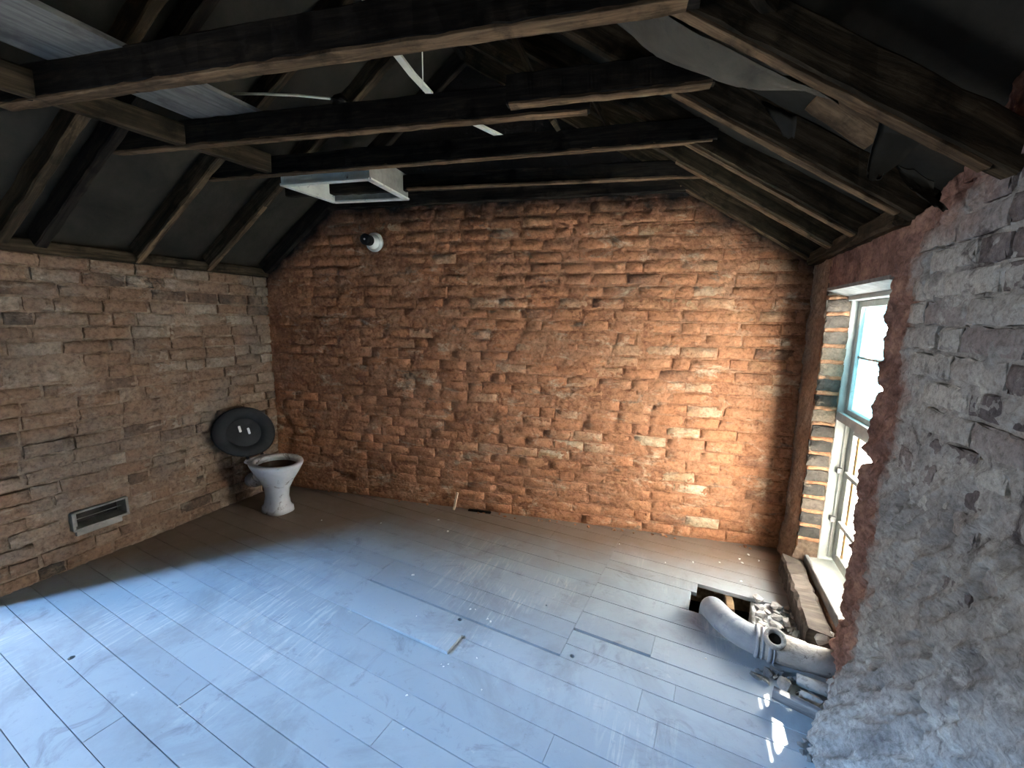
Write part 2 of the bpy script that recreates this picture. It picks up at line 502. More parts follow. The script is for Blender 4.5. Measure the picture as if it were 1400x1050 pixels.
def box_obj(name, lo, hi, mat, parent=None, bev=0.0):
    bm = bmesh.new()
    c = (Vector(lo) + Vector(hi)) / 2
    s = Vector(hi) - Vector(lo)
    bmesh.ops.create_cube(bm, size=1.0, matrix=Matrix.Diagonal((s.x, s.y, s.z, 1)))
    if bev:
        bmesh.ops.bevel(bm, geom=bm.edges[:], offset=bev, segments=1, affect='EDGES')
    return from_bm(name, bm, mat, parent, mw=Matrix.Translation(c))


def beam(name, a, b, w, h, mat, parent=None, upv=(0, 0, 1), segs=14, rough=0.004, seed=0, taper=1.0):
    """Rough timber from a to b: its section w (sideways) by h (along up) is uneven along its length."""
    a, b = Vector(a), Vector(b)
    L = (b - a).length
    X = (b - a).normalized()
    Y = Vector(upv).cross(X).normalized()
    Z = X.cross(Y)
    bm = bmesh.new()
    rings = []
    c = 0.12 * min(w, h)
    for i in range(segs + 1):
        t = i / segs
        k = 1 + (taper - 1) * t
        ring = []
        for (y, z) in ((-w / 2 + c, -h / 2), (w / 2 - c, -h / 2), (w / 2, -h / 2 + c), (w / 2, h / 2 - c), (w / 2 - c, h / 2), (-w / 2 + c, h / 2), (-w / 2, h / 2 - c), (-w / 2, -h / 2 + c)):
            dy = rough * N3(t * L * 19 + seed * 7.1, y * 20, z * 20 + seed) * 1.3
            dz = rough * N3(t * L * 19 - seed * 3.3, y * 20 + 5, z * 20 - seed) * 1.3
            ring.append(bm.verts.new((t * L - L / 2 + (rough * 2 * N3(y * 40, z * 40, seed) if i in (0, segs) else 0), (y + dy) * k, (z + dz) * k)))
        rings.append(ring)
    for i in range(segs):
        for j in range(8):
            bm.faces.new((rings[i][j], rings[i][(j + 1) % 8], rings[i + 1][(j + 1) % 8], rings[i + 1][j]))
    bm.faces.new(rings[0][::-1])
    bm.faces.new(rings[-1])
    mw = Matrix.Translation((a + b) / 2) @ Matrix((X, Y, Z)).transposed().to_4x4()
    return from_bm(name, bm, mat, parent, mw=mw)


def tube(name, pts, rad, mat, parent=None, n=20, caps=True, hollow=0.0, smooth=True):
    """Swept tube along pts; rad is one radius or one for each point."""
    pts = [Vector(p) for p in pts]
    rad = rad if isinstance(rad, (list, tuple)) else [rad] * len(pts)
    bm = bmesh.new()
    rings = []
    prev = None
    for i, p in enumerate(pts):
        t = (pts[min(i + 1, len(pts) - 1)] - pts[max(i - 1, 0)]).normalized()
        if prev is None:
            u = t.orthogonal().normalized()
        else:
            u = (prev - t * prev.dot(t)).normalized()
        prev = u
        v = t.cross(u)
        rings.append([bm.verts.new(p + (u * math.cos(6.28318 * k / n) + v * math.sin(6.28318 * k / n)) * rad[i]) for k in range(n)])
    for i in range(len(rings) - 1):
        for k in range(n):
            bm.faces.new((rings[i][k], rings[i][(k + 1) % n], rings[i + 1][(k + 1) % n], rings[i + 1][k]))
    if caps:
        bm.faces.new(rings[0][::-1])
        bm.faces.new(rings[-1])
    o = from_bm(name, bm, mat, parent, smooth)
    return o


def chunk_mesh(name, r, mat, seed, flat=0.7, n=12):
    rng = random.Random(seed)
    bm = bmesh.new()
    for _ in range(n):
        v = Vector((rng.gauss(0, 1), rng.gauss(0, 1), rng.gauss(0, 1))).normalized() * r * rng.uniform(0.75, 1.1)
        v.z *= flat
        bm.verts.new(v)
    bmesh.ops.convex_hull(bm, input=bm.verts[:])
    for v in [v for v in bm.verts if not v.link_faces]:
        bm.verts.remove(v)
    bmesh.ops.recalc_face_normals(bm, faces=bm.faces[:])
    me = bpy.data.meshes.new(name)
    bm.to_mesh(me)
    bm.free()
    me.materials.append(mat)
    return me


def brick_mesh(L, H, D, seed, mat, nx=3, nz=2, jit=0.0035):
    """Worn brick: uneven front face, broken arrises, sides running back into the wall."""
    rng = random.Random(seed)
    V, Fc = [], []
    ch = 0.0045
    ids = {}
    for i in range(nx + 1):
        for j in range(nz + 1):
            x = -L / 2 + ch + (L - 2 * ch) * i / nx
            z = -H / 2 + ch + (H - 2 * ch) * j / nz
            edge = i in (0, nx) or j in (0, nz)
            corner = i in (0, nx) and j in (0, nz)
            V.append((x + rng.uniform(-1, 1) * jit * 1.4, rng.uniform(-1, 1) * jit * 0.8 + (0.002 if edge else 0) + (0.004 * rng.random() if corner else 0), z + rng.uniform(-1, 1) * jit))
            ids[i, j] = len(V) - 1
    for i in range(nx):
        for j in range(nz):
            Fc.append((ids[i, j], ids[i + 1, j], ids[i + 1, j + 1], ids[i, j + 1]))
    loop = [(i, 0) for i in range(nx)] + [(nx, j) for j in range(nz)] + [(i, nz) for i in range(nx, 0, -1)] + [(0, j) for j in range(nz, 0, -1)]
    r0 = [ids[k] for k in loop]
    r1, r2 = [], []
    for (i, j) in loop:
        x = -L / 2 + L * i / nx + rng.uniform(-1, 1) * jit
        z = -H / 2 + H * j / nz + rng.uniform(-1, 1) * jit
        V.append((x, ch * rng.uniform(0.8, 1.8), z))
        r1.append(len(V) - 1)
    for (i, j) in loop:
        V.append((-L / 2 + L * i / nx, D, -H / 2 + H * j / nz))
        r2.append(len(V) - 1)
    n = len(loop)
    for a, b in ((r0, r1), (r1, r2)):
        for k in range(n):
            Fc.append((a[k], b[k], b[(k + 1) % n], a[(k + 1) % n]))
    me = data_mesh('brick', V, Fc, mat, True)
    for k, p in enumerate(me.polygons):
        p.use_smooth = k < nx * nz
    return me


def relief(name, U0, U1, zlo, zhi, res, disp, thick, mat, parent, mw, cut=None):
    """A solid wall face as a relief grid. Local x runs along the wall, -y into the room. zhi is a function of x."""
    nu = max(2, int((U1 - U0) / res))
    H = max(zhi(U0 + (U1 - U0) * i / nu) for i in range(nu + 1)) - zlo
    nv = max(2, int(H / res))
    V, Fc = [], []
    for i in range(nu + 1):
        u = U0 + (U1 - U0) * i / nu
        top = zhi(u)
        for j in range(nv + 1):
            z = zlo + (top - zlo) * j / nv
            V.append((u, -disp(u, z), z))
    S = nv + 1
    for i in range(nu):
        for j in range(nv):
            Fc.append((i * S + j, (i + 1) * S + j, (i + 1) * S + j + 1, i * S + j + 1))
    loop = [i * S for i in range(nu)] + [nu * S + j for j in range(nv)] + [i * S + nv for i in range(nu, 0, -1)] + [j for j in range(nv, 0, -1)]
    base = len(V)
    for k in loop:
        V.append((V[k][0], thick, V[k][2]))
    n = len(loop)
    for k in range(n):
        Fc.append((loop[k], base + k, base + (k + 1) % n, loop[(k + 1) % n]))
    Fc.append(tuple(base + k for k in range(n)))
    return mesh_obj(name, data_mesh(name, V, Fc, mat, True), parent, mw)


def px_area(P, w, h):
    d = Vector(P) - CAM
    z = d.dot(fw)
    if z < 0.05:
        return 0.0
    x, y = 700 + FPX * d.dot(rt) / z, 525 - FPX * d.dot(up) / z
    if x < -20 or x > 1420 or y < -20 or y > 1070:
        return 0.0
    return w * h * (FPX / z) ** 2


def lay_bricks(parent, mw, rows, mat_of, variants, headers, limit=300):
    """rows: (u, z, length, proud, twist, mat_key). Alike bricks share meshes; past the limit the smallest in view are joined."""
    items = []
    for (u, z, L, proud, tw, key) in rows:
        P = mw @ Vector((u, 0, z))
        items.append((px_area(P, L, 0.07), u, z, L, proud, tw, key))
    items.sort(key=lambda t: -t[0])
    rng = random.Random(5)
    rest_v, rest_f = [], []
    for q, (a, u, z, L, proud, tw, key) in enumerate(items):
        short = L < 0.15
        me = rng.choice((headers if short else variants)[key])
        nom = 0.104 if short else 0.217
        m = mw @ Matrix.Translation((u, -proud, z)) @ Matrix.Rotation(tw, 4, 'Y') @ Matrix.Rotation(rng.uniform(-0.02, 0.02), 4, 'Z') @ Matrix.Diagonal((L / nom, 1, rng.uniform(0.93, 1.06), 1))
        if q < limit and a > 0:
            mesh_obj('brick', me, parent, m)
        else:
            b0 = len(rest_v)
            rest_v.extend([tuple(m @ v.co) for v in me.vertices])
            rest_f.extend([tuple(b0 + i for i in p.vertices) for p in me.polygons])
    if rest_v:
        me = data_mesh('brick_remainder', rest_v, rest_f, variants[items[0][6]][0].materials[0], True)
        tag(mesh_obj('brick_remainder', me, parent, Matrix.Identity(4)), kind='stuff')


def course_rows(U0, U1, z0, ztop, seed, key_of, skip, header_rate=0.12, length=0.217, joint=0.010, proud=(-0.0025, 0.0018)):
    rng = random.Random(seed)
    out = []
    k = 0
    z = z0
    while z + COURSE < ztop(None):
        u = U0 - rng.uniform(0.0, 0.05) - (0.114 if k % 2 else 0.0)
        while u < U1:
            L = 0.104 if rng.random() < header_rate else length * rng.uniform(0.92, 1.06)
            a, b = max(u, U0), min(u + L, U1)
            uc, zc = (a + b) / 2, z + COURSE / 2 + rng.uniform(-0.003, 0.003)
            if b - a > 0.05 and zc + 0.032 < min(ztop(a), ztop(b)) and not skip(uc, zc, rng):
                out.append((uc, zc, b - a, rng.uniform(*proud), rng.uniform(-0.016, 0.016), key_of(uc, zc, rng)))
            u += L + joint * rng.uniform(0.7, 1.5)
        z += COURSE
        k += 1
    return out


def groove_fn(rows, H=0.066, depth=0.006, width=0.0042, seed=0.0, lo=-0.35, hi=0.25):
    """Ragged open cracks that follow the outline of each laid brick, coming and going along the joints."""
    by = {}
    for (u, z, L, *_r) in rows:
        by.setdefault(int(z / COURSE), []).append((u - L / 2, u + L / 2, z - H / 2, z + H / 2))

    def g(u, z):
        m = sst(lo, hi, N3(u, z, seed + 3.1, 5.0) + 0.5 * N3(u, z, seed + 9.0, 17.0))
        if m <= 0.01:
            return 0.0
        uu = u + 0.006 * N3(u, z, seed, 14) + 0.003 * N3(u, z, seed, 47)
        zz = z + 0.005 * N3(z, u, seed + 5, 14) + 0.003 * N3(z, u, seed + 5, 47)
        k = int(z / COURSE)
        best = 1.0
        for kk in (k - 1, k, k + 1):
            for (a, b, c, d) in by.get(kk, ()):
                if uu < a - 0.02 or uu > b + 0.02:
                    continue
                du = max(a - uu, uu - b)
                dz = max(c - zz, zz - d)
                e = abs(max(du, dz)) if (du <= 0 or dz <= 0) else math.hypot(du, dz)
                if e < best:
                    best = e
        return depth * m * math.exp(-(best / width) ** 2)
    return g


def variants_for(keys, H=0.066, D=0.06, n=9, nx=3, nz=2, jit=0.0035):
    v = {k: [brick_mesh(0.217, H, D, 100 + i, M[k], nx, nz, jit) for i in range(n)] for k in keys}
    h = {k: [brick_mesh(0.104, H, D, 200 + i, M[k], 2, nz, jit) for i in range(5)] for k in keys}
    return v, h


# ================================================================ THE SETTING
# ---------------------------------------------------------------- back wall (gable)
wall_back = tag(empty('wall_back', (XL, YL, 0), TH), kind='structure')
MB_ = Matrix.Translation((XL, YL, 0)) @ Matrix.Rotation(TH, 4, 'Z')
CT = math.cos(TH)
WB = (XR - XL) / CT


def gable(u):
    x = XL + u * CT
    return max(1.2, zprof(x) + 0.13)


HOLE_B = (0.545, 0.755, 0.125, 0.185)             # fallen brick near the floor


def disp_back(u, z):
    d = -0.0052 + 0.0042 * FB(u, z, 1.3, 22, 4) + 0.0036 * N3(u, z, 7.7, 52)
    s = FB(u, z * 1.6, 4.4, 2.4, 4) + 0.28 * sst(1.6, 0.3, u)
    d += 0.0085 * sst(-0.1, 0.8, s)
    d -= g_back(u, z)
    if HOLE_B[0] < u < HOLE_B[1] and HOLE_B[2] < z < HOLE_B[3]:
        d = -0.085
    return d



LIME = [(2.22, -0.27), (2.10, -0.26), (0.78, -0.09), (0.76, 0.08), (0.55, -0.81), (0.39, 0.06), (0.15, 0.24), (0.69, -0.20), (1.63, -0.01), (0.85, -1.98)]


def key_back(u, z, rng):
    x = XL + u * CT
    for (lz, lx) in LIME:
        if abs(z - lz) < 0.045 and abs(x - lx) < 0.10:
            return 'brick_lime'
    return 'brick_back'


def skip_back(u, z, rng):
    return HOLE_B[0] - 0.05 < u < HOLE_B[1] + 0.05 and HOLE_B[2] - 0.02 < z < HOLE_B[3] + 0.02


vb, hb = variants_for(('brick_back', 'brick_lime'))
rows = course_rows(0.0, WB, 0.0, lambda u: 2.40 if u is None else min(2.345, zprof(XL + u * CT) + 0.03), 11, key_back, skip_back)
g_back = groove_fn(rows)
relief('clay_mortar', -0.28, WB + 0.22, -0.32, gable, 0.0068, disp_back, 0.24, M['mortar_back'], wall_back, MB_)
lay_bricks(wall_back, MB_, rows, None, vb, hb)

# ---------------------------------------------------------------- left wall
WALL_END = 0.84
wall_left = tag(empty('wall_left', (XL, 0, 0)), kind='structure')
ML_ = Matrix.Translation((XL, 0, 0)) @ Matrix.Rotation(math.pi / 2, 4, 'Z')
VENT = (1.185, 1.455, 0.225, 0.335)


def disp_left(u, z):
    d = -0.013 + 0.0085 * FB(u, z, 9.3, 22, 3) + 0.006 * N3(u, z, 3.7, 60)
    s = FB(u, z, 14.4, 2.0, 4)
    d += 0.015 * sst(-0.25, 0.5, s)
    k = round(z / COURSE) * COURSE
    d -= g_left(u, z)
    if VENT[0] < u < VENT[1] and VENT[2] < z < VENT[3]:
        d = -0.13
    return d


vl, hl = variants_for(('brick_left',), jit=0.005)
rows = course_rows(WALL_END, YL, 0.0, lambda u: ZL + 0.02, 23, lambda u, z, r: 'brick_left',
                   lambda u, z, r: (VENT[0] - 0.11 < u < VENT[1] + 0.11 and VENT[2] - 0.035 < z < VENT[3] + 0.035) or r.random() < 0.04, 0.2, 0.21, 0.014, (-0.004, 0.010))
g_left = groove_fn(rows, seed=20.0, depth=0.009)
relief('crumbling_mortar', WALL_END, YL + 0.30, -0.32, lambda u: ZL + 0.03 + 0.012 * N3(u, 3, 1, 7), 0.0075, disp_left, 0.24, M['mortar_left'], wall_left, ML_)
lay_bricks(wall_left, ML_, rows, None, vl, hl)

# ---------------------------------------------------------------- right wall with the window opening
wall_right = tag(empty('wall_right', (XR, 0, 0)), kind='structure')
MR_ = Matrix.Translation((XR, 0, 0)) @ Matrix.Rotation(-math.pi / 2, 4, 'Z')   # local x = -Y


def right_top(y):
    return 1.865 + 0.085 * sst(1.98, 1.62, y) + 0.20 * sst(1.66, 1.42, y) + 0.025 * N3(y, 1, 2, 14)


def disp_right(y, z):
    d = 0.004 + 0.010 * FB(y, z, 2.1, 14, 4) + 0.005 * N3(y, z, 8.2, 55)
    # coarse troweled render low down, running in slanting ridges
    low = sst(1.28, 0.85, z + 0.12 * N3(y, z, 5, 4))
    t = y * 0.75 + z * 0.66
    d += low * (0.022 - 0.030 * abs(FB(t * 3.0, (y * 0.66 - z * 0.75) * 0.7, 3.3, 6, 4)) + 0.006 * FB(t * 2.0, (y * 0.66 - z * 0.75) * 0.8, 9.3, 18, 3))
    # bare crumbling clay next to the opening
    e = sst(1.72, 1.90, y + 0.06 * N3(y, z, 1.5, 5))
    d += e * (0.011 * FB(y, z, 6.6, 15, 5) - 0.004)
    hd = sst(1.62, 1.80, z + 0.4 * sst(1.5, 2.0, y) - 0.1)
    d += hd * 0.018 * FB(y, z, 1.6, 8, 4)
    # joints washed out between the courses
    if 0.3 < y < 1.95:
        d -= (1 - 0.6 * low) * g_right(-y, z)
    # pits where pieces have dropped out
    p = FB(y, z, 21.0, 8.5, 3)
    d -= 0.035 * sst(0.46, 0.66, p)
    # heap of fallen render thickening the foot of the wall
    d += 0.155 * sst(0.42, 0.0, z) * sst(1.95, 1.55, y) + 0.03 * sst(0.3, 0.0, z)
    return d


def near_pier():
    r = 0.035
    y_s = 0.30
    S1 = WY0 - r - y_s
    Sa = S1 + r * math.pi / 2
    S2 = Sa + (XO - XR - r)
    res = 0.0070
    ns = int(S2 / res)
    V, Fc = [], []
    zlo = -0.32
    nv = int(2.5 / res)
    for i in range(ns + 1):
        s = S2 * i / ns
        if s <= S1:
            P, n, y = (XR, y_s + s), (-1.0, 0.0), y_s + s
        elif s <= Sa:
            a = (s - S1) / r
            P, n, y = (XR + r - r * math.cos(a), WY0 - r + r * math.sin(a)), (-math.cos(a), math.sin(a)), WY0
        else:
            P, n, y = (XR + r + (s - Sa), WY0), (0.0, 1.0), WY0 + 0.02 + (s - Sa)
        top = right_top(min(P[1], WY0))
        for j in range(nv + 1):
            z = zlo + (top - zlo) * j / nv
            d = disp_right(y if s <= S1 else WY0, z + (0 if s <= S1 else 0.13 * (s - S1)))
            if s > S1:
                d = d * 0.8 + 0.009 * FB(s, z, 3.0, 26, 4)
            V.append((P[0] + n[0] * d, P[1] + n[1] * d, z))
    S = nv + 1
    for i in range(ns):
        for j in range(nv):
            Fc.append((i * S + j, i * S + j + 1, (i + 1) * S + j + 1, (i + 1) * S + j))
    # outer side, top and bottom
    base = len(V)
    for i in range(ns + 1):
        V.append((XO, V[i * S][1], V[i * S][2]))
        V.append((XO, V[i * S][1], V[i * S + nv][2]))
    for i in range(ns):
        a, b = base + 2 * i, base + 2 * i + 2
        Fc.append((i * S, (i + 1) * S, b, a))
        Fc.append((i * S + nv, a + 1, b + 1, (i + 1) * S + nv))
        Fc.append((a, b, b + 1, a + 1))
    Fc.append(tuple([j for j in range(nv + 1)] + [base + 1, base]))
    return mesh_obj('grey_render', data_mesh('grey_render', V, Fc, M['render_right'], True), wall_right)


def skip_right(u, z, rng):
    y = -u
    if y > 1.80 + 0.05 * math.sin(z * 9) or y < 0.4:
        return True
    if z > right_top(y) - 0.05:
        return True
    if z < 0.98:
        return rng.random() < (0.55 + 0.4 * sst(0.95, 0.5, z))
    return rng.random() < 0.08


vr, hr = variants_for(('brick_right',), 0.068, 0.05, 10, 6, 3, 0.004)
rows = course_rows(-1.86, -0.32, 0.0, lambda u: 2.14, 31, lambda u, z, r: 'brick_right', skip_right, 0.16, 0.217, 0.013, (0.004, 0.014))
g_right = groove_fn(rows, 0.068, 0.010, 0.0055, 40.0, -0.3, 0.2)
near_pier()
lay_bricks(wall_right, MR_, rows, None, vr, hr)


def disp_pier(u, z):
    return 0.004 + 0.012 * FB(u, z, 7.3, 11, 4) + 0.006 * N3(u, z, 1.1, 40) + 0.02 * sst(0.25, 0.0, z)


# far pier between the window and the gable
relief('clay_coat', -3.40, -WY1, -0.32, lambda u: 1.90, 0.011, disp_pier, XO - XR, M['mortar_left'], wall_right, MR_)
# apron under the sill and the head over the opening
relief('apron_coat', -WY1 - 0.01, -WY0 + 0.01, -0.32, lambda u: WZ0 - 0.05, 0.012, lambda u, z: -0.03 + 0.012 * FB(u, z, 3.3, 12, 3), XO - XR, M['mortar_left'], wall_right, MR_)
relief('head_coat', -WY1 - 0.02, -WY0 + 0.04, WZ1 + 0.02, lambda u: 1.875 + 0.01 * N3(u, 0, 0, 9), 0.011, lambda u, z: 0.006 + 0.014 * FB(u, z, 5.3, 10, 4), XO - XR, M['render_right'], wall_right, MR_)

# reveal of the far jamb: stacked brick ends with orange mortar squeezed between
MV_ = Matrix.Translation((0, WY1, 0))


def disp_reveal(u, z):
    k = round(z / 0.0865) * 0.0865
    return -0.006 + 0.020 * math.exp(-((z - k - 0.004 * N3(u, z, 0, 9)) / 0.013) ** 2) * (0.75 + 0.6 * FB(u, z, 2, 14, 3)) + 0.005 * FB(u, z, 4, 30, 3)


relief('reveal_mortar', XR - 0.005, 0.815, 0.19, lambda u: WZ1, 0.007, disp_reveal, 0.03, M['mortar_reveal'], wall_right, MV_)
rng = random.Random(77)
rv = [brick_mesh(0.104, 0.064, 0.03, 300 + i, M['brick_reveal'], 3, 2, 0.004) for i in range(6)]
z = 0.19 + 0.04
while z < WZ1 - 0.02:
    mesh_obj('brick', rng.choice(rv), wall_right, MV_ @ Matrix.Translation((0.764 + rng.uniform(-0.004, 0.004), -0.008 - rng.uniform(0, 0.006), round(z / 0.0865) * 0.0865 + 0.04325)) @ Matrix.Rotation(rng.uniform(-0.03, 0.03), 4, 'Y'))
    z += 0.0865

# ---------------------------------------------------------------- window
window = tag(empty('window_1', (0.87, (WY0 + WY1) / 2, WZ0)), kind='structure')
box_obj('jamb_lining', (0.818, 2.775, WZ0 - 0.02), (XO, 2.81, WZ1), M['window_paint'], window, 0.004)
box_obj('jamb_lining', (0.80, WY0 - 0.03, WZ0 - 0.02), (XO, WY0 + 0.025, WZ1), M['window_paint'], window, 0.004)
box_obj('head_lining', (0.80, WY0, WZ1 - 0.035), (XO, 2.80, WZ1 + 0.03), M['window_paint'], window, 0.004)
slab_poly('soffit_board', [(XR - 0.012, WY0 - 0.02, WZ1 + 0.012), (0.80, WY0 - 0.02, WZ1 - 0.012), (0.80, WY1, WZ1 - 0.012), (XR - 0.012, WY1 + 0.01, WZ1 + 0.018)], (0, 0, 0.016), M['sill_grey'], window)
ledge = slab_poly('transom', [(0.815, WY0 + 0.02, 0.985), (0.815, 2.775, 0.985), (XO, 2.775, 0.965), (XO, WY0 + 0.02, 0.965)], (0, 0, 0.045), M['window_paint'], window)
slab_poly('sill', [(0.775, WY0 - 0.02, WZ0 - 0.045), (0.775, 2.79, WZ0 - 0.045), (XO + 0.03, 2.79, WZ0 - 0.03), (XO + 0.03, WY0 - 0.02, WZ0 - 0.03)], (0, 0, 0.035), M['window_paint'], window)
box_obj('sill_nosing', (0.755, WY0 + 0.005, WZ0 - 0.07), (0.776, 2.775, WZ0 + 0.005), M['sill_grey'], window, 0.004)
# lower sash set out near the wall face
for (n_, lo, hi) in (('sash_stile', (0.885, 2.715, WZ0 + 0.01), (0.918, 2.776, 0.966)), ('sash_stile', (0.885, WY0 + 0.025, WZ0 + 0.01), (0.918, WY0 + 0.08, 0.966)),
                     ('sash_rail', (0.885, WY0 + 0.08, WZ0 + 0.01), (0.918, 2.715, WZ0 + 0.07)), ('sash_rail', (0.885, WY0 + 0.08, 0.915), (0.918, 2.715, 0.966)),
                     ('glazing_bar', (0.868, WY0 + 0.08, 0.40), (0.918, 2.715, 0.425)), ('glazing_bar', (0.868, WY0 + 0.08, 0.685), (0.918, 2.715, 0.71))):
    box_obj(n_, lo, hi, M['window_paint'], window, 0.003)
box_obj('bead', (0.862, 2.762, WZ0 + 0.02), (0.872, 2.776, 0.96), M['window_paint'], window, 0.002)
for zb in (0.40, 0.685):
    box_obj('glazing_bar_end', (0.845, 2.742, zb), (0.872, 2.776, zb + 0.03), M['sill_grey'], window, 0.002)
box_obj('batten', (0.895, 2.655, WZ0 + 0.01), (0.91, 2.69, 0.966), M['tan_wood'], window, 0.002)
for (z0, z1) in ((WZ0 + 0.07, 0.40), (0.71, 0.915)):
    box_obj('pane', (0.899, WY0 + 0.08, z0), (0.903, 2.715, z1), M['glass_white'], window)
slab_poly('pane', [(0.899, 2.715, 0.425), (0.899, 2.715, 0.685), (0.899, 2.40, 0.685), (0.899, 2.47, 0.55), (0.899, 2.44, 0.425)], (0.004, 0, 0), M['glass_white'], window)
# upper light with obscured blue glass, pieces of it broken out
for (n_, lo, hi) in (('sash_stile', (0.85, 2.735, 1.02), (0.89, 2.776, WZ1 - 0.035)), ('sash_stile', (0.85, WY0 + 0.025, 1.02), (0.89, WY0 + 0.06, WZ1 - 0.035)),
                     ('sash_rail', (0.85, WY0 + 0.06, 1.02), (0.89, 2.735, 1.05)), ('sash_rail', (0.85, WY0 + 0.06, WZ1 - 0.07), (0.89, 2.735, WZ1 - 0.035))):
    box_obj(n_, lo, hi, M['window_paint'], window, 0.003)
box_obj('glazing_bar', (0.861, WY0 + 0.06, 1.325), (0.877, 2.735, 1.337), M['window_paint'], window, 0.002)
PATCH = [[(0.29, 1.668), (0.342, 1.722), (0.409, 1.775), (0.402, 1.729), (0.343, 1.671), (0.297, 1.587)],
         [(0.430, 1.680), (0.470, 1.665), (0.500, 1.650), (0.425, 1.547), (0.417, 1.577)],
         [(0.393, 1.576), (0.372, 1.436), (0.268, 1.393), (0.314, 1.487)]]
XP = 0.869


def to_pane(p):
    s = (XP - p[0]) / SUN_DIR.x
    return (p[1] + s * SUN_DIR.y, s * SUN_DIR.z)


def inside(q, poly):
    c = False
    for i in range(len(poly)):
        a, b = poly[i], poly[i - 1]
        if (a[1] > q[1]) != (b[1] > q[1]) and q[0] < (b[0] - a[0]) * (q[1] - a[1]) / (b[1] - a[1]) + a[0]:
            c = not c
    return c


def broken_pane():
    y0, y1, z0, z1 = WY0 + 0.06, 2.735, 1.05, WZ1 - 0.07
    outer = [(y0, z0), (y1, z0), (y1, z1), (y0, z1)]
    big = [[(sum(q[0] for q in h) / len(h) + 1.35 * (p[0] - sum(q[0] for q in h) / len(h)), sum(q[1] for q in h) / len(h) + 1.35 * (p[1] - sum(q[1] for q in h) / len(h))) for p in h] for h in PATCH]
    holes = [[(min(y1 - 0.004, max(y0 + 0.004, a)), min(z1 - 0.004, max(z0 + 0.004, b))) for a, b in map(to_pane, h)] for h in big]
    pts, edges = [], []
    for lp in [outer] + holes:
        b0 = len(pts)
        pts += [Vector(p) for p in lp]
        edges += [(b0 + i, b0 + (i + 1) % len(lp)) for i in range(len(lp))]
    v, e, f, *_ = geometry.delaunay_2d_cdt(pts, edges, [], 0, 1e-5)
    Fc = []
    for t in f:
        c = sum((v[i] for i in t), Vector((0, 0))) / len(t)
        if not any(inside(c, h) for h in holes):
            Fc.append(tuple(t))
    n = len(v)
    V = [(XP, q.x, q.y) for q in v] + [(XP + 0.004, q.x, q.y) for q in v]
    cnt = {}
    for t in Fc:
        for i in range(len(t)):
            k = (t[i], t[(i + 1) % len(t)])
            cnt[k] = cnt.get(k, 0) + 1
    F2 = list(Fc) + [tuple(i + n for i in t[::-1]) for t in Fc]
    for (a, b) in cnt:
        if (b, a) not in cnt:
            F2.append((a, a + n, b + n, b))
    tag(mesh_obj('pane', data_mesh('pane', V, F2, M['glass_blue']), window), label='blue obscured glass with pieces broken out')


broken_pane()

# ---------------------------------------------------------------- floor: earth, joists and every board
floor = tag(box_obj('floor', (-10.4, -5.2, -0.5), (1.2, 3.6, -0.30), M['soil']), kind='structure')
BD = -0.0927
BU, BV = Vector((math.cos(BD), math.sin(BD))), Vector((-math.sin(BD), math.cos(BD)))


def uv(u, v):
    p = BU * u + BV * v
    return (p.x, p.y)


def left_u(v):
    a = (XL - 0.03 + math.sin(BD) * v) / math.cos(BD)                       # left wall (x = XL)
    # back wall: y = yb(x)
    n = Vector((-math.sin(TH), math.cos(TH)))
    c = n.dot(Vector((XL, YL))) + 0.03
    b = (v * n.dot(BV) - c) / -n.dot(BU)
    return max(a, b) if v > 1.5 else a


def right_u(v):
    return (XR + 0.03 + math.sin(BD) * v) / math.cos(BD)


def board(u0, u1, v0, v1, top=0.0, tilt=0.0, gap=0.0019, raw_left=False):
    """u0/u1 None: runs to the wall. tilt lifts the u1 end."""
    a0 = left_u(v0) if u0 is None else u0 + 0.0007
    a1 = left_u(v1) if u0 is None else u0 + 0.0007
    b0 = right_u(v0) if u1 is None else u1 - 0.0007
    b1 = right_u(v1) if u1 is None else u1 - 0.0007
    w0, w1 = v0 + gap, v1 - gap
    if a1 > b1 - 0.05:
        a1 = b1 - 0.05
    q = [uv(a0, w0), uv(b0, w0), uv(b1, w1), uv(a1, w1)]
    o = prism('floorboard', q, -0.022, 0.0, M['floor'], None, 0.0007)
    for v in o.data.vertices:
        uu = v.co.x * BU.x + v.co.y * BU.y
        v.co.z += top + tilt * (uu - a0) / max(0.1, b0 - a0)
    o.parent = floor
    o.matrix_parent_inverse = Matrix.Identity(4)
    o.matrix_basis = world_of(floor).inverted()
    return o


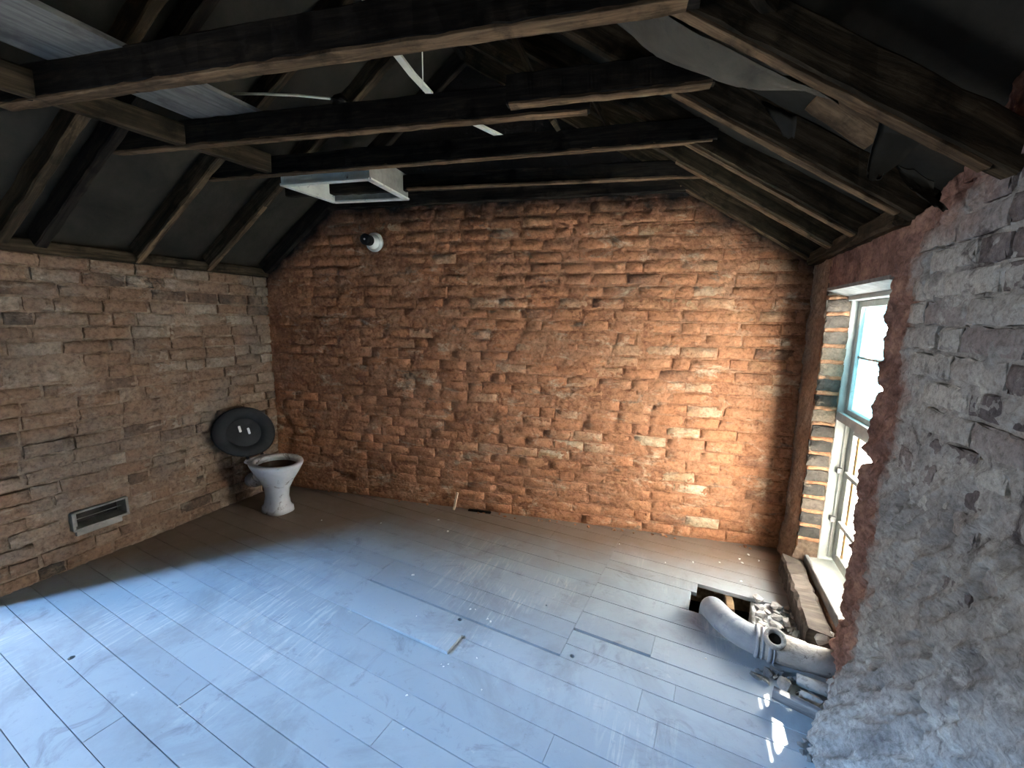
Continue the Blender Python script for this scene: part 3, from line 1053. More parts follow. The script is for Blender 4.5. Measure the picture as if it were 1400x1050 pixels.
rb = random.Random(3)
boards = {}
STEP = 0.1165
edges_l = [0.33 + STEP * k for k in range(-9, 26)]
JOINTS = {0: [-1.1], 1: [-1.91], 2: [], 3: [-1.78], 4: [-0.6], 5: [-1.01], 6: [-2.0], 7: [-0.45], 8: [-1.475], 9: [-1.93, -1.015, -0.12], 10: [-1.75, -0.2]}
for k in range(-9, 25):
    v0, v1 = 0.33 + STEP * k, 0.33 + STEP * (k + 1)
    if v0 > 3.25:
        break
    if k <= 10:
        js = JOINTS.get(k, [rb.uniform(-2.6, -0.2)])
        ends = [None] + js + [None]
        for i in range(len(ends) - 1):
            tl, tp, gp = 0.0, 0.0, 0.0017
            if k == 9 and i == 1:
                tl, tp = 0.013, 0.001
            boards[k, i] = board(ends[i], ends[i + 1], v0, v1, tp + rb.uniform(-0.0008, 0.0008), tl, gp)
    else:
        # left-hand boards stop at a straight joint; the right-hand ones were relaid in other widths
        js = {11: [-1.735], 12: [-1.75, -1.58], 15: [-2.2], 17: [-1.06], 18: [-1.95], 19: [-1.0], 20: [-1.0]}.get(k, [])
        ends = [None] + js + [-0.565]
        vm = min(v1, 3.2)
        for i in range(len(ends) - 1):
            a = left_u(v0)
            if (ends[i + 1] or 9) < a + 0.06:
                continue
            e0 = ends[i] if (ends[i] is None or ends[i] > a + 0.05) else None
            gp = 0.0017
            top = rb.uniform(-0.0008, 0.0008) - (0.004 if (k == 12 and i == 1) else 0)
            boards[k, i] = board(e0, ends[i + 1], v0 + (0.010 if (k == 11 and i == 1) else 0), vm, top, 0.0, gp)
edges_r = [0.33 + STEP * 11, 1.70, 1.80, 1.95, 2.085, 2.226, 2.40, 2.495, 2.61, 2.73, 2.85, 2.97, 3.09, 3.21]
for i in range(len(edges_r) - 1):
    v0, v1 = edges_r[i], edges_r[i + 1]
    if i == 0:
        board(-0.565, -0.08, v0, v1)
        board(-0.08, None, v0, v1)
    elif i == 2:
        board(-0.565, -0.2, v0 + 0.014, v1)
        board(-0.2, None, v0 + 0.003, v1)
    elif i in (5, 6):
        board(-0.565, -0.075 + (0.028 if i == 6 else 0.0), v0, v1)
    else:
        s = -0.565
        if left_u(v1) > s:
            board(None, None, v0, v1)
        else:
            board(s, None, v0, v1)
# joists under the boards, seen through the hole beside the pipe
for xj in (-3.0, -2.55, -2.1, -1.65, -1.2, -0.75, 0.02, 0.345, 0.66):
    if xj == 0.345:
        beam('floor_joist', (xj, 2.36, -0.075), (xj, 2.75, -0.075), 0.04, 0.10, M['joist'], floor, segs=6)
    else:
        beam('floor_joist', (xj, 0.2, -0.075), (xj, yb(xj) - 0.02, -0.075), 0.05, 0.10, M['joist'], floor, segs=6)
beam('floor_joist', (0.02, 2.55, -0.085), (0.69, 2.58, -0.085), 0.05, 0.12, M['joist'], floor, segs=6)
box_obj('hall_floor', (-10.2, -5.2, -0.30), (1.2, -0.66, -0.005), M['plaster'], floor)
box_obj('hall_floor', (-10.2, -0.66, -0.30), (-3.20, 0.80, -0.005), M['plaster'], floor)

# ---------------------------------------------------------------- ceiling: burnt roof frame and felt
ceiling = tag(empty('ceiling', (RX, 1.8, RZ)), kind='structure')
Y_END = 0.50
FELT = 0.135


def felt_side(side):
    V, Fc = [], []
    nu, nv = 34, 60
    for i in range(nu + 1):
        t = i / nu
        for j in range(nv + 1):
            if side < 0:
                x = (XL - 0.26) + (RX - XL + 0.26) * t
                zz = ZL + SL * (x - XL)
            else:
                x = (XR + 0.26) + (RX - XR - 0.26) * t
                zz = ZR + SR * (XR - x)
            off = Y_END + (yb(x) + 0.2 - Y_END) * j / nv
            y = off
            ph = (yb(x) - y) / 0.44
            sag = 0.022 * (0.5 - 0.5 * math.cos(6.28318 * ph)) + 0.02 * FB(x, y, side, 3.0, 3)
            lift = 0.0
            if side > 0:
                lift = 0.32 * sst(1.75, 1.15, y) * sst(-0.6, 0.3, x)
            V.append((x, y, zz + FELT + lift - sag))
    S = nv + 1
    for i in range(nu):
        for j in range(nv):
            Fc.append((i * S + j, (i + 1) * S + j, (i + 1) * S + j + 1, i * S + j + 1))
    # thickness: slates and battens above
    n = len(V)
    V += [(x, y, z + 0.07) for (x, y, z) in V]
    Fc += [tuple(k + n for k in f[::-1]) for f in Fc]
    loop = [i * S for i in range(nu)] + [nu * S + j for j in range(nv)] + [i * S + nv for i in range(nu, 0, -1)] + [j for j in range(nv, 0, -1)]
    m = len(loop)
    for k in range(m):
        a, b = loop[k], loop[(k + 1) % m]
        Fc.append((a, b, b + n, a + n))
    return mesh_obj('sarking_felt', data_mesh('sarking_felt', V, Fc, M['felt'], True), ceiling)


felt_side(-1)
felt_side(1)
# eaves closed outside the wall heads
box_obj('eaves_board', (XL - 0.27, WALL_END, 1.45), (XL - 0.20, 3.2, 1.78), M['char'], ceiling)
box_obj('eaves_board', (XR + 0.19, 0.40, 1.70), (XR + 0.27, 3.5, 2.02), M['char'], ceiling)


def slope_pt(side, x, off, dz=0.0):
    return Vector((x, yb(x) - off, zprof(x) + dz))


def rafter(side, off, mat, seed, w=0.05, h=0.10, x_low=None, x_top=None, dz=0.0):
    if side < 0:
        xa, xb = (XL + 0.02 if x_low is None else x_low), (RX if x_top is None else x_top)
    else:
        xa, xb = (XR + 0.02 if x_low is None else x_low), (RX if x_top is None else x_top)
    a = Vector((xa, yb(xa) - off, (ZL + SL * (xa - XL) if side < 0 else ZR + SR * (XR - xa)) + h * 0.62 + dz))
    b = Vector((xb, yb(xb) - off, (ZL + SL * (xb - XL) if side < 0 else ZR + SR * (XR - xb)) + h * 0.62 + dz))
    return beam('rafter', a, b, w, h, mat, ceiling, (0, 0, 1), 36, 0.004 if h > 0.03 else 0.0016, seed)


for i, (off, mk) in enumerate(((0.035, 'char'), (0.48, 'rafter'), (0.91, 'rafter'), (1.36, 'char'), (1.50, 'rafter'), (1.95, 'char'))):
    rafter(-1, off, M[mk], i + 1)
for i, (off, mk) in enumerate(((0.035, 'rafter'), (0.45, 'rafter'), (0.78, 'rafter'), (1.19, 'rafter'), (1.66, 'rafter'), (2.15, 'char'))):
    rafter(1, off, M[mk], i + 11, h=0.11)
for off in (0.035, 0.45, 0.78, 1.19, 1.66):  # paler strips paint the lit undersides of the right rafters
    rafter(1, off, M['bare'], 80 + int(off * 10), 0.038, 0.010, 0.66, -0.10, -0.006)
for off in (0.48, 0.91):  # the same painted-light strips below two left rafters
    rafter(-1, off, M['bare'], 90 + int(off * 10), 0.034, 0.010, None, -2.70, -0.006)
rafter(1, 1.08, M['bare'], 30, 0.03, 0.05, 0.62, 0.25, 0.045)
beam('ridge_board', (RX, Y_END, RZ + 0.10), (RX, yb(RX), RZ + 0.10), 0.03, 0.16, M['char'], ceiling, segs=10)
# ceiling joists tying the rafters at the flat of the ceiling
ZJ = 2.31


def joist(off, xa, xb, h, w, mk, seed, dz=0.0, sk=0.0, nm='ceiling_joist'):
    return beam(nm, (xa, yb(xa) - off + sk, ZJ + h / 2 + dz), (xb, yb(xb) - off - sk, ZJ + h / 2 + dz), w, h, M[mk], ceiling, (0, 0, 1), 56, 0.004 if h > 0.05 else 0.0025, seed)


joist(0.03, -2.66, 0.02, 0.095, 0.05, 'char', 41)
joist(0.345, -2.60, 0.08, 0.095, 0.045, 'char', 42, 0.0, -0.05)
joist(0.80, -2.92, 0.08, 0.10, 0.045, 'char', 43)
joist(1.225, -2.92, -0.40, 0.115, 0.05, 'char', 44, 0.0, -0.03)
joist(1.275, -0.70, 0.04, 0.105, 0.05, 'char', 45, 0.012)
joist(1.72, -2.75, -0.02, 0.125, 0.06, 'char', 46)
joist(2.22, -2.62, -0.02, 0.12, 0.06, 'char', 47)
# paler strips added to paint bounced light on the joist undersides
for (off, xa, xb, w, sk, dz, sd_) in ((1.225, -2.86, -0.41, 0.046, -0.03, -0.004, 51), (1.275, -0.69, 0.03, 0.048, 0, 0.008, 52), (1.72, -2.60, -0.05, 0.056, 0, -0.004, 53), (0.80, -2.85, 0.06, 0.040, 0, -0.003, 54), (0.345, -1.7, 0.06, 0.040, -0.05, -0.003, 55)):
    joist(off, xa, xb, 0.012, w, 'bare', sd_, dz, sk, 'lit_underside')
# trimmer running lengthways on the left, wall plates, noggings
beam('trimmer', (-2.44, 0.45, ZJ + 0.05), (-2.27, 1.86, ZJ + 0.05), 0.05, 0.10, M['rafter'], ceiling, segs=12, seed=61)
beam('wall_plate', (XL - 0.03, WALL_END, ZL + 0.045), (XL - 0.03, YL + 0.02, ZL + 0.045), 0.10, 0.07, M['rafter'], ceiling, segs=18, seed=62, rough=0.006)
beam('wall_plate', (XR - 0.0, 1.95, ZR + 0.035), (XR - 0.0, YR, ZR + 0.035), 0.10, 0.07, M['rafter'], ceiling, segs=14, seed=63, rough=0.006)
beam('nogging', (0.30, 1.50, 2.125), (0.47, 1.56, 2.02), 0.03, 0.075, M['bare'], ceiling, (0, -0.8, 0.6), segs=6, seed=64)
beam('strut', (0.10, 1.28, 2.31), (0.315, 1.66, 2.30), 0.035, 0.05, M['rafter'], ceiling, segs=8, seed=65)
beam('hanger', (-0.62, 2.05, 2.40), (-0.85, 2.00, 2.85), 0.02, 0.16, M['rafter'], ceiling, (0, 1, 0), segs=8, seed=66)
beam('hanger', (-0.38, 2.35, 2.40), (-0.62, 2.28, 2.80), 0.02, 0.13, M['rafter'], ceiling, (0, 1, 0), segs=8, seed=67)

# ---------------------------------------------------------------- hall behind the camera (unseen, added to carry and shape the daylight)
hall = tag(empty('wall_rear', (-3, -2.8, 0)), kind='structure')
HX0, HX1, HY0, HZ = -10.2, 1.2, -5.0, 6.6
wx0, wx1, wz0, wz1 = ADDED_WIN.x - 0.8, ADDED_WIN.x + 0.8, ADDED_WIN.z - 0.8, ADDED_WIN.z + 0.8
for lo, hi in (((HX0, HY0 - 0.2, -0.3), (wx0, HY0, HZ)), ((wx1, HY0 - 0.2, -0.3), (HX1, HY0, HZ)), ((wx0, HY0 - 0.2, -0.3), (wx1, HY0, wz0)), ((wx0, HY0 - 0.2, wz1), (wx1, HY0, HZ))):
    box_obj('hall_wall', lo, hi, M['plaster'], hall)
box_obj('hall_wall', (HX0 - 0.2, HY0 - 0.2, -0.3), (HX0, 1.0, HZ), M['plaster'], hall)
for lo, hi in (((XO, HY0 - 0.2, -0.3), (HX1, -0.20, HZ)), ((XO, -0.02, -0.3), (HX1, 0.45, HZ)), ((XO, -0.20, 1.75), (HX1, -0.02, HZ)), ((XO, -0.20, -0.3), (HX1, -0.02, 0.5))):  # narrow unseen opening added to let fill daylight onto the left wall
    box_obj('hall_wall', lo, hi, M['plaster'], hall)
box_obj('hall_ceiling', (HX0 - 0.2, HY0 - 0.2, HZ), (HX1, 1.0, HZ + 0.15), M['plaster'], hall)
# unseen partition head, added to keep the blue light off the back wall
box_obj('hall_wall', (HX0, -0.62, 2.0), (HX1, -0.42, HZ), M['plaster'], hall)
box_obj('hall_wall', (-0.5, -0.62, -0.3), (-0.3, -0.42, 2.0), M['plaster'], hall)
slab_poly('hall_gable', [(HX0, 0.70, -0.3), (XL - 0.02, 0.70, -0.3), (XL - 0.02, 0.70, ZL + 0.16), (RX, 0.70, RZ + 0.16), (XO, 0.70, ZR + SR * (XR - XO) + 0.55), (XO, 0.70, -0.3), (HX1, 0.70, -0.3), (HX1, 0.70, HZ), (HX0, 0.70, HZ)], (0, 0.14, 0), M['plaster'], hall)

# ================================================================ THINGS
# ---------------------------------------------------------------- toilet
TO = Vector((-2.83, 2.20, 0.0))
TA = math.radians(-6)
toilet = tag(empty('toilet', TO, TA), 'white ceramic toilet pan with raised black seat in the dark corner', 'toilet')
MT = Matrix.Translation(TO) @ Matrix.Rotation(TA, 4, 'Z')


def loft_sections(secs, n=36):
    """secs: (z, centre x, half length front, half length back, half width, squareness)"""
    V, Fc = [], []
    for (z, cx, af, ab, b, p) in secs:
        for k in range(n):
            t = 6.28318 * k / n
            c, s = math.cos(t), math.sin(t)
            c2, s2 = math.copysign(abs(c) ** p, c), math.copysign(abs(s) ** p, s)
            V.append((cx + (af if c > 0 else ab) * c2, b * s2, z))
    for i in range(len(secs) - 1):
        for k in range(n):
            Fc.append((i * n + k, i * n + (k + 1) % n, (i + 1) * n + (k + 1) % n, (i + 1) * n + k))
    return V, Fc


secs = [(0.0, -0.01, 0.125, 0.12, 0.095, 0.75), (0.035, -0.01, 0.122, 0.117, 0.092, 0.75), (0.05, -0.01, 0.105, 0.105, 0.080, 0.8), (0.12, -0.005, 0.095, 0.10, 0.072, 0.9), (0.19, 0.0, 0.105, 0.11, 0.082, 1.0),
        (0.26, 0.005, 0.140, 0.14, 0.112, 1.0), (0.32, 0.005, 0.182, 0.175, 0.145, 1.0), (0.37, 0.005, 0.212, 0.20, 0.168, 1.0), (0.392, 0.005, 0.222, 0.208, 0.176, 1.0), (0.402, 0.005, 0.218, 0.205, 0.172, 1.0),
        (0.402, 0.01, 0.180, 0.150, 0.135, 1.0), (0.385, 0.01, 0.176, 0.146, 0.130, 1.0), (0.36, 0.01, 0.186, 0.152, 0.138, 1.0)]
V, Fc = loft_sections(secs)
Fc.append(tuple(range(36))[::-1])
mesh_obj('pan', data_mesh('pan', V, Fc, M['ceramic'], True), toilet, MT)
V, Fc = loft_sections([(0.362, 0.01, 0.190, 0.156, 0.142, 1), (0.30, 0.0, 0.155, 0.13, 0.115, 1), (0.23, -0.03, 0.09, 0.08, 0.075, 1), (0.20, -0.04, 0.04, 0.04, 0.035, 1)])
Fc.append(tuple(range(len(V) - 36, len(V))))
tag(mesh_obj('bowl_inside', data_mesh('bowl_inside', V, Fc, M['basin_dirt'], True), toilet, MT), label='rust-stained inside of the bowl')
o = tube('outlet', [MT @ Vector(p) for p in ((-0.07, 0.0, 0.20), (-0.14, 0.0, 0.25), (-0.21, 0.0, 0.24), (-0.26, 0.0, 0.19), (-0.30, 0.01, 0.175), (-0.36, 0.02, 0.17))], [0.055, 0.055, 0.052, 0.052, 0.052, 0.058], M['ceramic'], toilet)
box = box_obj('hinge_deck', (TO.x - 0.235, TO.y - 0.09, 0.365), (TO.x - 0.13, TO.y + 0.10, 0.40), M['ceramic'], toilet, 0.012)
# seat and lid leaning against the wall, slightly twisted on the hinge
LC = Vector((-3.105, 2.165, 0.595))
ln = Vector((0.86, -0.42, 0.26)).normalized()
lx = Vector((0, 0, 1)).cross(ln).normalized()
lz = ln.cross(lx)
tw = math.radians(-22)
lx, lz = lx * math.cos(tw) + lz * math.sin(tw), lz * math.cos(tw) - lx * math.sin(tw)
ML2 = Matrix.Translation(LC) @ Matrix((lx, lz, ln)).transposed().to_4x4()


def oval_loft(name, prof, mat, parent, mw, n=40, close=True):
    V, Fc = [], []
    for (a, b, h) in prof:
        for k in range(n):
            t = 6.28318 * k / n
            V.append((a * math.cos(t), b * math.sin(t) * (1.0 + 0.05 * math.sin(t)), h))
    for i in range(len(prof) - 1):
        for k in range(n):
            Fc.append((i * n + k, i * n + (k + 1) % n, (i + 1) * n + (k + 1) % n, (i + 1) * n + k))
    if close:
        Fc.append(tuple(range(n))[::-1])
        Fc.append(tuple(range(len(V) - n, len(V))))
    return mesh_obj(name, data_mesh(name, V, Fc, mat, True), parent, mw)


lid = oval_loft('lid', [(0.205, 0.180, -0.016), (0.214, 0.190, -0.010), (0.214, 0.190, -0.003), (0.205, 0.182, 0.0)], M['black_plastic'], toilet, ML2)
oval_loft('seat', [(0.118, 0.108, 0.003), (0.206, 0.184, 0.003), (0.215, 0.192, 0.010), (0.205, 0.182, 0.015), (0.165, 0.150, 0.018), (0.132, 0.120, 0.012), (0.118, 0.108, 0.003)], M['black_plastic'], toilet, ML2, close=False)
for bx_ in (-0.036, 0.026):
    m = ML2 @ Matrix.Translation((bx_, 0.022, 0.006)) @ Matrix.Rotation(math.radians(30), 4, 'Z')
    bm = bmesh.new()
    bmesh.ops.create_cube(bm, size=1.0, matrix=Matrix.Diagonal((0.016, 0.050, 0.012, 1)))
    bmesh.ops.bevel(bm, geom=bm.edges[:], offset=0.003, segments=2, affect='EDGES')
    tag(from_bm('buffer', bm, M['white_plastic'], lid, mw=m), label='small white rubber buffer')
for hy in (-0.055, 0.065):
    tube('hinge', [TO + Vector((-0.225, hy, 0.395)), TO + Vector((-0.235, hy, 0.425)), TO + Vector((-0.215, hy * 0.7, 0.435))], 0.012, M['black_plastic'], toilet, 10)

# ---------------------------------------------------------------- lamp holder on the gable
lp = MB_ @ Vector(((-2.235 - XL) / CT, 0, 2.066))
lamp = tag(empty('lamp_holder', lp, TH), 'white batten lamp holder with black socket high on the brick gable', 'lamp holder')
MLm = Matrix.Translation(lp) @ Matrix.Rotation(TH, 4, 'Z') @ Matrix.Rotation(math.radians(90), 4, 'X')      # local z points out of the wall


def lathe(name, prof, mat, parent, mw, n=28, smooth=True, caps=True):
    V, Fc = [], []
    for (r, h) in prof:
        for k in range(n):
            t = 6.28318 * k / n
            V.append((r * math.cos(t), r * math.sin(t), h))
    for i in range(len(prof) - 1):
        for k in range(n):
            Fc.append((i * n + k, i * n + (k + 1) % n, (i + 1) * n + (k + 1) % n, (i + 1) * n + k))
    if caps:
        Fc.append(tuple(range(n))[::-1])
        Fc.append(tuple(range(len(V) - n, len(V))))
    return mesh_obj(name, data_mesh(name, V, Fc, mat, smooth), parent, mw)


lathe('rose', [(0.070, -0.02), (0.072, 0.008), (0.070, 0.016), (0.060, 0.020)], M['porcelain'], lamp, MLm)
lathe('body', [(0.056, 0.018), (0.050, 0.028), (0.041, 0.050), (0.036, 0.072)], M['porcelain'], lamp, MLm)
sk = lathe('socket', [(0.037, 0.070), (0.039, 0.078), (0.036, 0.100), (0.040, 0.106), (0.040, 0.135), (0.032, 0.142), (0.016, 0.140)], M['black_plastic'], lamp, MLm)
lathe('contact', [(0.007, 0.138), (0.007, 0.144), (0.004, 0.146)], M['white_plastic'], sk, MLm, 10)

# ---------------------------------------------------------------- air vent low in the left wall
vent = tag(empty('air_vent', (XL, (VENT[0] + VENT[1]) / 2, VENT[2])), 'rectangular metal air vent set low in the left brick wall', 'vent')
y0, y1, z0, z1 = VENT
for (n_, lo, hi) in (('frame_bar', (XL - 0.10, y0 - 0.002, z0), (XL + 0.014, y0 + 0.012, z1)), ('frame_bar', (XL - 0.10, y1 - 0.012, z0), (XL + 0.010, y1 + 0.002, z1)),
                     ('frame_bar', (XL - 0.10, y0, z0 - 0.004), (XL + 0.018, y1, z0 + 0.010)), ('frame_bar', (XL - 0.10, y0, z1 - 0.010), (XL + 0.008, y1, z1 + 0.002)),
                     ('inner_lip', (XL - 0.035, y0 + 0.028, z0 + 0.01), (XL - 0.028, y0 + 0.034, z1 - 0.01)), ('inner_lip', (XL - 0.05, y0 + 0.012, z0 + 0.045), (XL - 0.045, y1 - 0.012, z0 + 0.050)),
                     ('sill_strip', (XL - 0.01, y0 + 0.01, z0 - 0.035), (XL + 0.012, y1 - 0.04, z0 - 0.006))):
    box_obj(n_, lo, hi, M['metal'], vent, 0.002)
box_obj('duct_back', (XL - 0.128, y0, z0), (XL - 0.105, y1, z1), M['dark_void'], vent, 0.002)

# ---------------------------------------------------------------- loft hatch lining between the joists
HC = [Vector((-2.29, 1.95, 0)), Vector((-2.28, 2.36, 0)), Vector((-1.745, 2.455, 0)), Vector((-1.70, 2.03, 0))]
hatch = tag(empty('loft_hatch', (-2.0, 2.2, 2.28)), 'white painted loft hatch frame between the ceiling joists near the gable', 'hatch')
hcen = sum(HC, Vector()) / 4
for i in range(4):
    a, b = HC[i], HC[(i + 1) % 4]
    d = (b - a).normalized()
    nrm = Vector((-d.y, d.x, 0))
    if nrm.dot(hcen - a) < 0:
        nrm = -nrm
    mk = 'hatch_paint' if i in (0, 3) else 'hatch_inner'
    slab_poly('side_board', [a + Vector((0, 0, 2.275)), b + Vector((0, 0, 2.275)), b + Vector((0, 0, 2.42)), a + Vector((0, 0, 2.42))], nrm * 0.02, M[mk], hatch)
    slab_poly('rim', [a - nrm * 0.01 + Vector((0, 0, 2.268)), b - nrm * 0.01 + Vector((0, 0, 2.268)), b + nrm * 0.028 + Vector((0, 0, 2.268)), a + nrm * 0.028 + Vector((0, 0, 2.268))], (0, 0, 0.010), M['hatch_paint'], hatch)

# ---------------------------------------------------------------- grey board lying over the joists
gbm = bmesh.new()
tag(slab_poly('loose_board', [(-2.27, 0.42, 2.425), (-2.25, 1.62, 2.425), (-1.89, 1.66, 2.425), (-1.91, 0.42, 2.425)], (0, 0, 0.018), M['grey_board']), 'wide grey board lying across the ceiling joists at the left', 'board')
gbm.free()


def strip_thing(pts, w, th, mat, label, cat, name):
    V, Fc = [], []
    P = [Vector(p) for p in pts]
    for i, p in enumerate(P):
        t = (P[min(i + 1, len(P) - 1)] - P[max(0, i - 1)]).normalized()
        s = t.cross(Vector((0, 0, 1))).normalized() * w / 2
        n = s.cross(t).normalized() * th / 2
        V += [p - s - n, p + s - n, p + s + n, p - s + n]
    for i in range(len(P) - 1):
        for k in range(4):
            Fc.append((i * 4 + k, i * 4 + (k + 1) % 4, i * 4 + 4 + (k + 1) % 4, i * 4 + 4 + k))
    Fc += [(3, 2, 1, 0), tuple(len(V) - 4 + k for k in range(4))]
    return tag(mesh_obj(name, data_mesh(name, V, Fc, mat)), label, cat)


strip_thing([(-1.13, 1.36, 2.62), (-1.155, 1.52, 2.565), (-1.175, 1.70, 2.55), (-1.185, 1.86, 2.545)], 0.03, 0.012, M['strip'], 'long white strip hanging in the roof between the two nearest joists', 'strip', 'white_strip')
strip_thing([(-1.19, 2.05, 2.57), (-1.13, 2.22, 2.55), (-1.04, 2.42, 2.54)], 0.032, 0.012, M['strip'], 'short white strip in the roof above the second gap between the joists', 'strip', 'white_strip')
cb = tag(empty('hanging_cable', (-1.65, 1.70, 2.46)), 'thin pale cable ending in a black blob above the ceiling joist', 'cable')
tube('cable', [(-2.08, 1.53, 2.545), (-1.95, 1.59, 2.55), (-1.80, 1.66, 2.55), (-1.66, 1.72, 2.54)], 0.006, M['strip'], cb, 8)
mesh_obj('burnt_fitting', chunk_mesh('burnt_fitting', 0.045, M['char'], 5, 0.7, 26), cb, Matrix.Translation((-1.61, 1.74, 2.525)))
tube('thin_wire', [(-0.95, 1.42, 2.75), (-0.95, 1.44, 2.55), (-0.955, 1.45, 2.33)], 0.002, M['strip'], cb, 6)


# ---------------------------------------------------------------- torn felt hanging from the right-hand rafters
def felt_sheet(name, fn, nu, nv, label, mat='felt_grey'):
    V, Fc = [], []
    for i in range(nu + 1):
        for j in range(nv + 1):
            V.append(fn(i / nu, j / nv))
    S = nv + 1
    for i in range(nu):
        for j in range(nv):
            Fc.append((i * S + j, (i + 1) * S + j, (i + 1) * S + j + 1, i * S + j + 1))
    n = len(V)
    V += [(x, y + 0.003, z + 0.004) for (x, y, z) in V]
    F2 = Fc + [tuple(k + n for k in f[::-1]) for f in Fc]
    loop = [i * S for i in range(nu)] + [nu * S + j for j in range(nv)] + [i * S + nv for i in range(nu, 0, -1)] + [j for j in range(nv, 0, -1)]
    for k in range(len(loop)):
        a, b = loop[k], loop[(k + 1) % len(loop)]
        F2.append((a, b, b + n, a + n))
    return tag(mesh_obj(name, data_mesh(name, V, F2, M[mat], True)), label, 'felt')


def big_sag(s, t):
    x = -0.36 + 0.70 * s
    off = 1.625 - t * (0.42 - 0.20 * s) * (0.35 + 0.65 * math.sin(math.pi * min(1, 0.15 + s * 0.9)))
    zz = zprof(x) - 0.005 + 0.075 * t - 0.06 * math.sin(math.pi * t) * math.sin(math.pi * s) + 0.012 * FB(s, t, 1, 5, 3)
    return (x, yb(x) - off, zz)


felt_sheet('hanging_felt', big_sag, 26, 14, 'large sheet of grey felt sagging below the nearest right-hand rafter')


def shred(x0, off0, w, ln_, drop, seed):
    def fn(s, t):
        x = x0 + w * (s - 0.5) * (1 - 0.75 * t)
        off = off0 + 0.03 * math.sin(t * 3 + seed) + 0.02 * s
        return (x + 0.05 * t * math.sin(seed * 2.0), yb(x) - off - 0.05 * t, zprof(x) + 0.03 - drop * t + 0.015 * N3(s * 3, t * 3, seed))
    return fn


felt_sheet('felt_shred', shred(0.22, 1.36, 0.12, 0.1, 0.10, 1.0), 6, 6, 'ragged flap of felt under the big sagging sheet', 'felt')
felt_sheet('felt_shred', shred(0.50, 1.56, 0.10, 0.1, 0.12, 2.2), 6, 6, 'torn tongue of felt hanging from the foot of the nearest rafter', 'felt')
felt_sheet('felt_shred', shred(0.60, 1.44, 0.10, 0.1, 0.13, 3.7), 6, 6, 'curled dark felt scrap at the head of the right wall', 'felt')

# ---------------------------------------------------------------- soil pipe by the window
sp = tag(empty('soil_pipe', (0.40, 2.02, 0.0)), 'grey plastic soil pipe bending from the right wall into the floor hole', 'pipe')
PR = 0.060
cl = [Vector(p) for p in ((0.43, 2.012, 0.072), (0.385, 2.024, 0.073), (0.335, 2.050, 0.075), (0.290, 2.092, 0.075), (0.260, 2.145, 0.070), (0.247, 2.200, 0.052), (0.245, 2.245, 0.018), (0.245, 2.270, -0.035), (0.245, 2.28, -0.12), (0.245, 2.28, -0.26))]
fine = []
for i in range(len(cl) - 1):
    p0, p1, p2, p3 = cl[max(0, i - 1)], cl[i], cl[i + 1], cl[min(len(cl) - 1, i + 2)]
    for k in range(4):
        t = k / 4
        fine.append(0.5 * ((2 * p1) + (p2 - p0) * t + (2 * p0 - 5 * p1 + 4 * p2 - p3) * t * t + (3 * p1 - p0 - 3 * p2 + p3) * t ** 3))
fine.append(cl[-1])
tube('bend', fine, PR, M['pipe_grey'], sp, 26)
ax = (cl[0] - Vector((0.66, 1.985, 0.072))).normalized()
for (d, w, rr) in ((0.000, 0.016, 0.069), (-0.022, 0.010, 0.067), (-0.050, 0.014, 0.072), (-0.066, 0.008, 0.070)):
    c = cl[0] + ax * (d + 0.02)
    tube('coupling_ring', [c - ax * w / 2, c - ax * w / 3, c + ax * w / 3, c + ax * w / 2], [rr * 0.95, rr, rr, rr * 0.95], M['pipe_grey'], sp, 26)
tube('straight', [cl[0] + ax * 0.01, cl[0] - ax * 0.05, cl[0] - ax * 0.16, Vector((0.60, 1.990, 0.073)), Vector((0.74, 1.98, 0.075))], [0.064, 0.064, 0.060, 0.056, 0.058], M['pipe_dusty'], sp, 26)
bo = tube('branch', [(0.470, 2.000, 0.09), (0.4685, 1.985, 0.112), (0.4675, 1.972, 0.128)], [0.036, 0.036, 0.036], M['pipe_dusty'], sp, 20)
bd = (Vector((0.466, 1.955, 0.150)) - Vector((0.468, 1.975, 0.125))).normalized()
e0 = Vector((0.466, 1.955, 0.150))
lathe('branch_collar', [(0.024, -0.020), (0.037, -0.034), (0.043, -0.022), (0.043, 0.004), (0.040, 0.010), (0.027, 0.010), (0.024, -0.020)], M['pipe_dusty'], bo, Matrix.Translation(e0) @ bd.to_track_quat('Z', 'Y').to_matrix().to_4x4(), 24, True, False)
tube('branch_bore', [e0 - bd * 0.026, e0 - bd * 0.018], [0.0255, 0.0255], M['dark_void'], bo, 18)
wp = tag(empty('waste_pipe', (0.6, 1.95, 0.04)), 'thin pale waste pipe stub lying in front of the soil pipe at the wall', 'pipe')
tube('stub', [(0.545, 1.898, 0.028), (0.60, 1.888, 0.030), (0.69, 1.868, 0.034)], [0.024, 0.024, 0.025], M['pipe_dusty'], wp, 16)
mesh_obj('cement_lump', chunk_mesh('cement_lump', 0.048, M['rubble'], 15, 0.85, 24), wp, Matrix.Translation((0.672, 1.878, 0.045)))

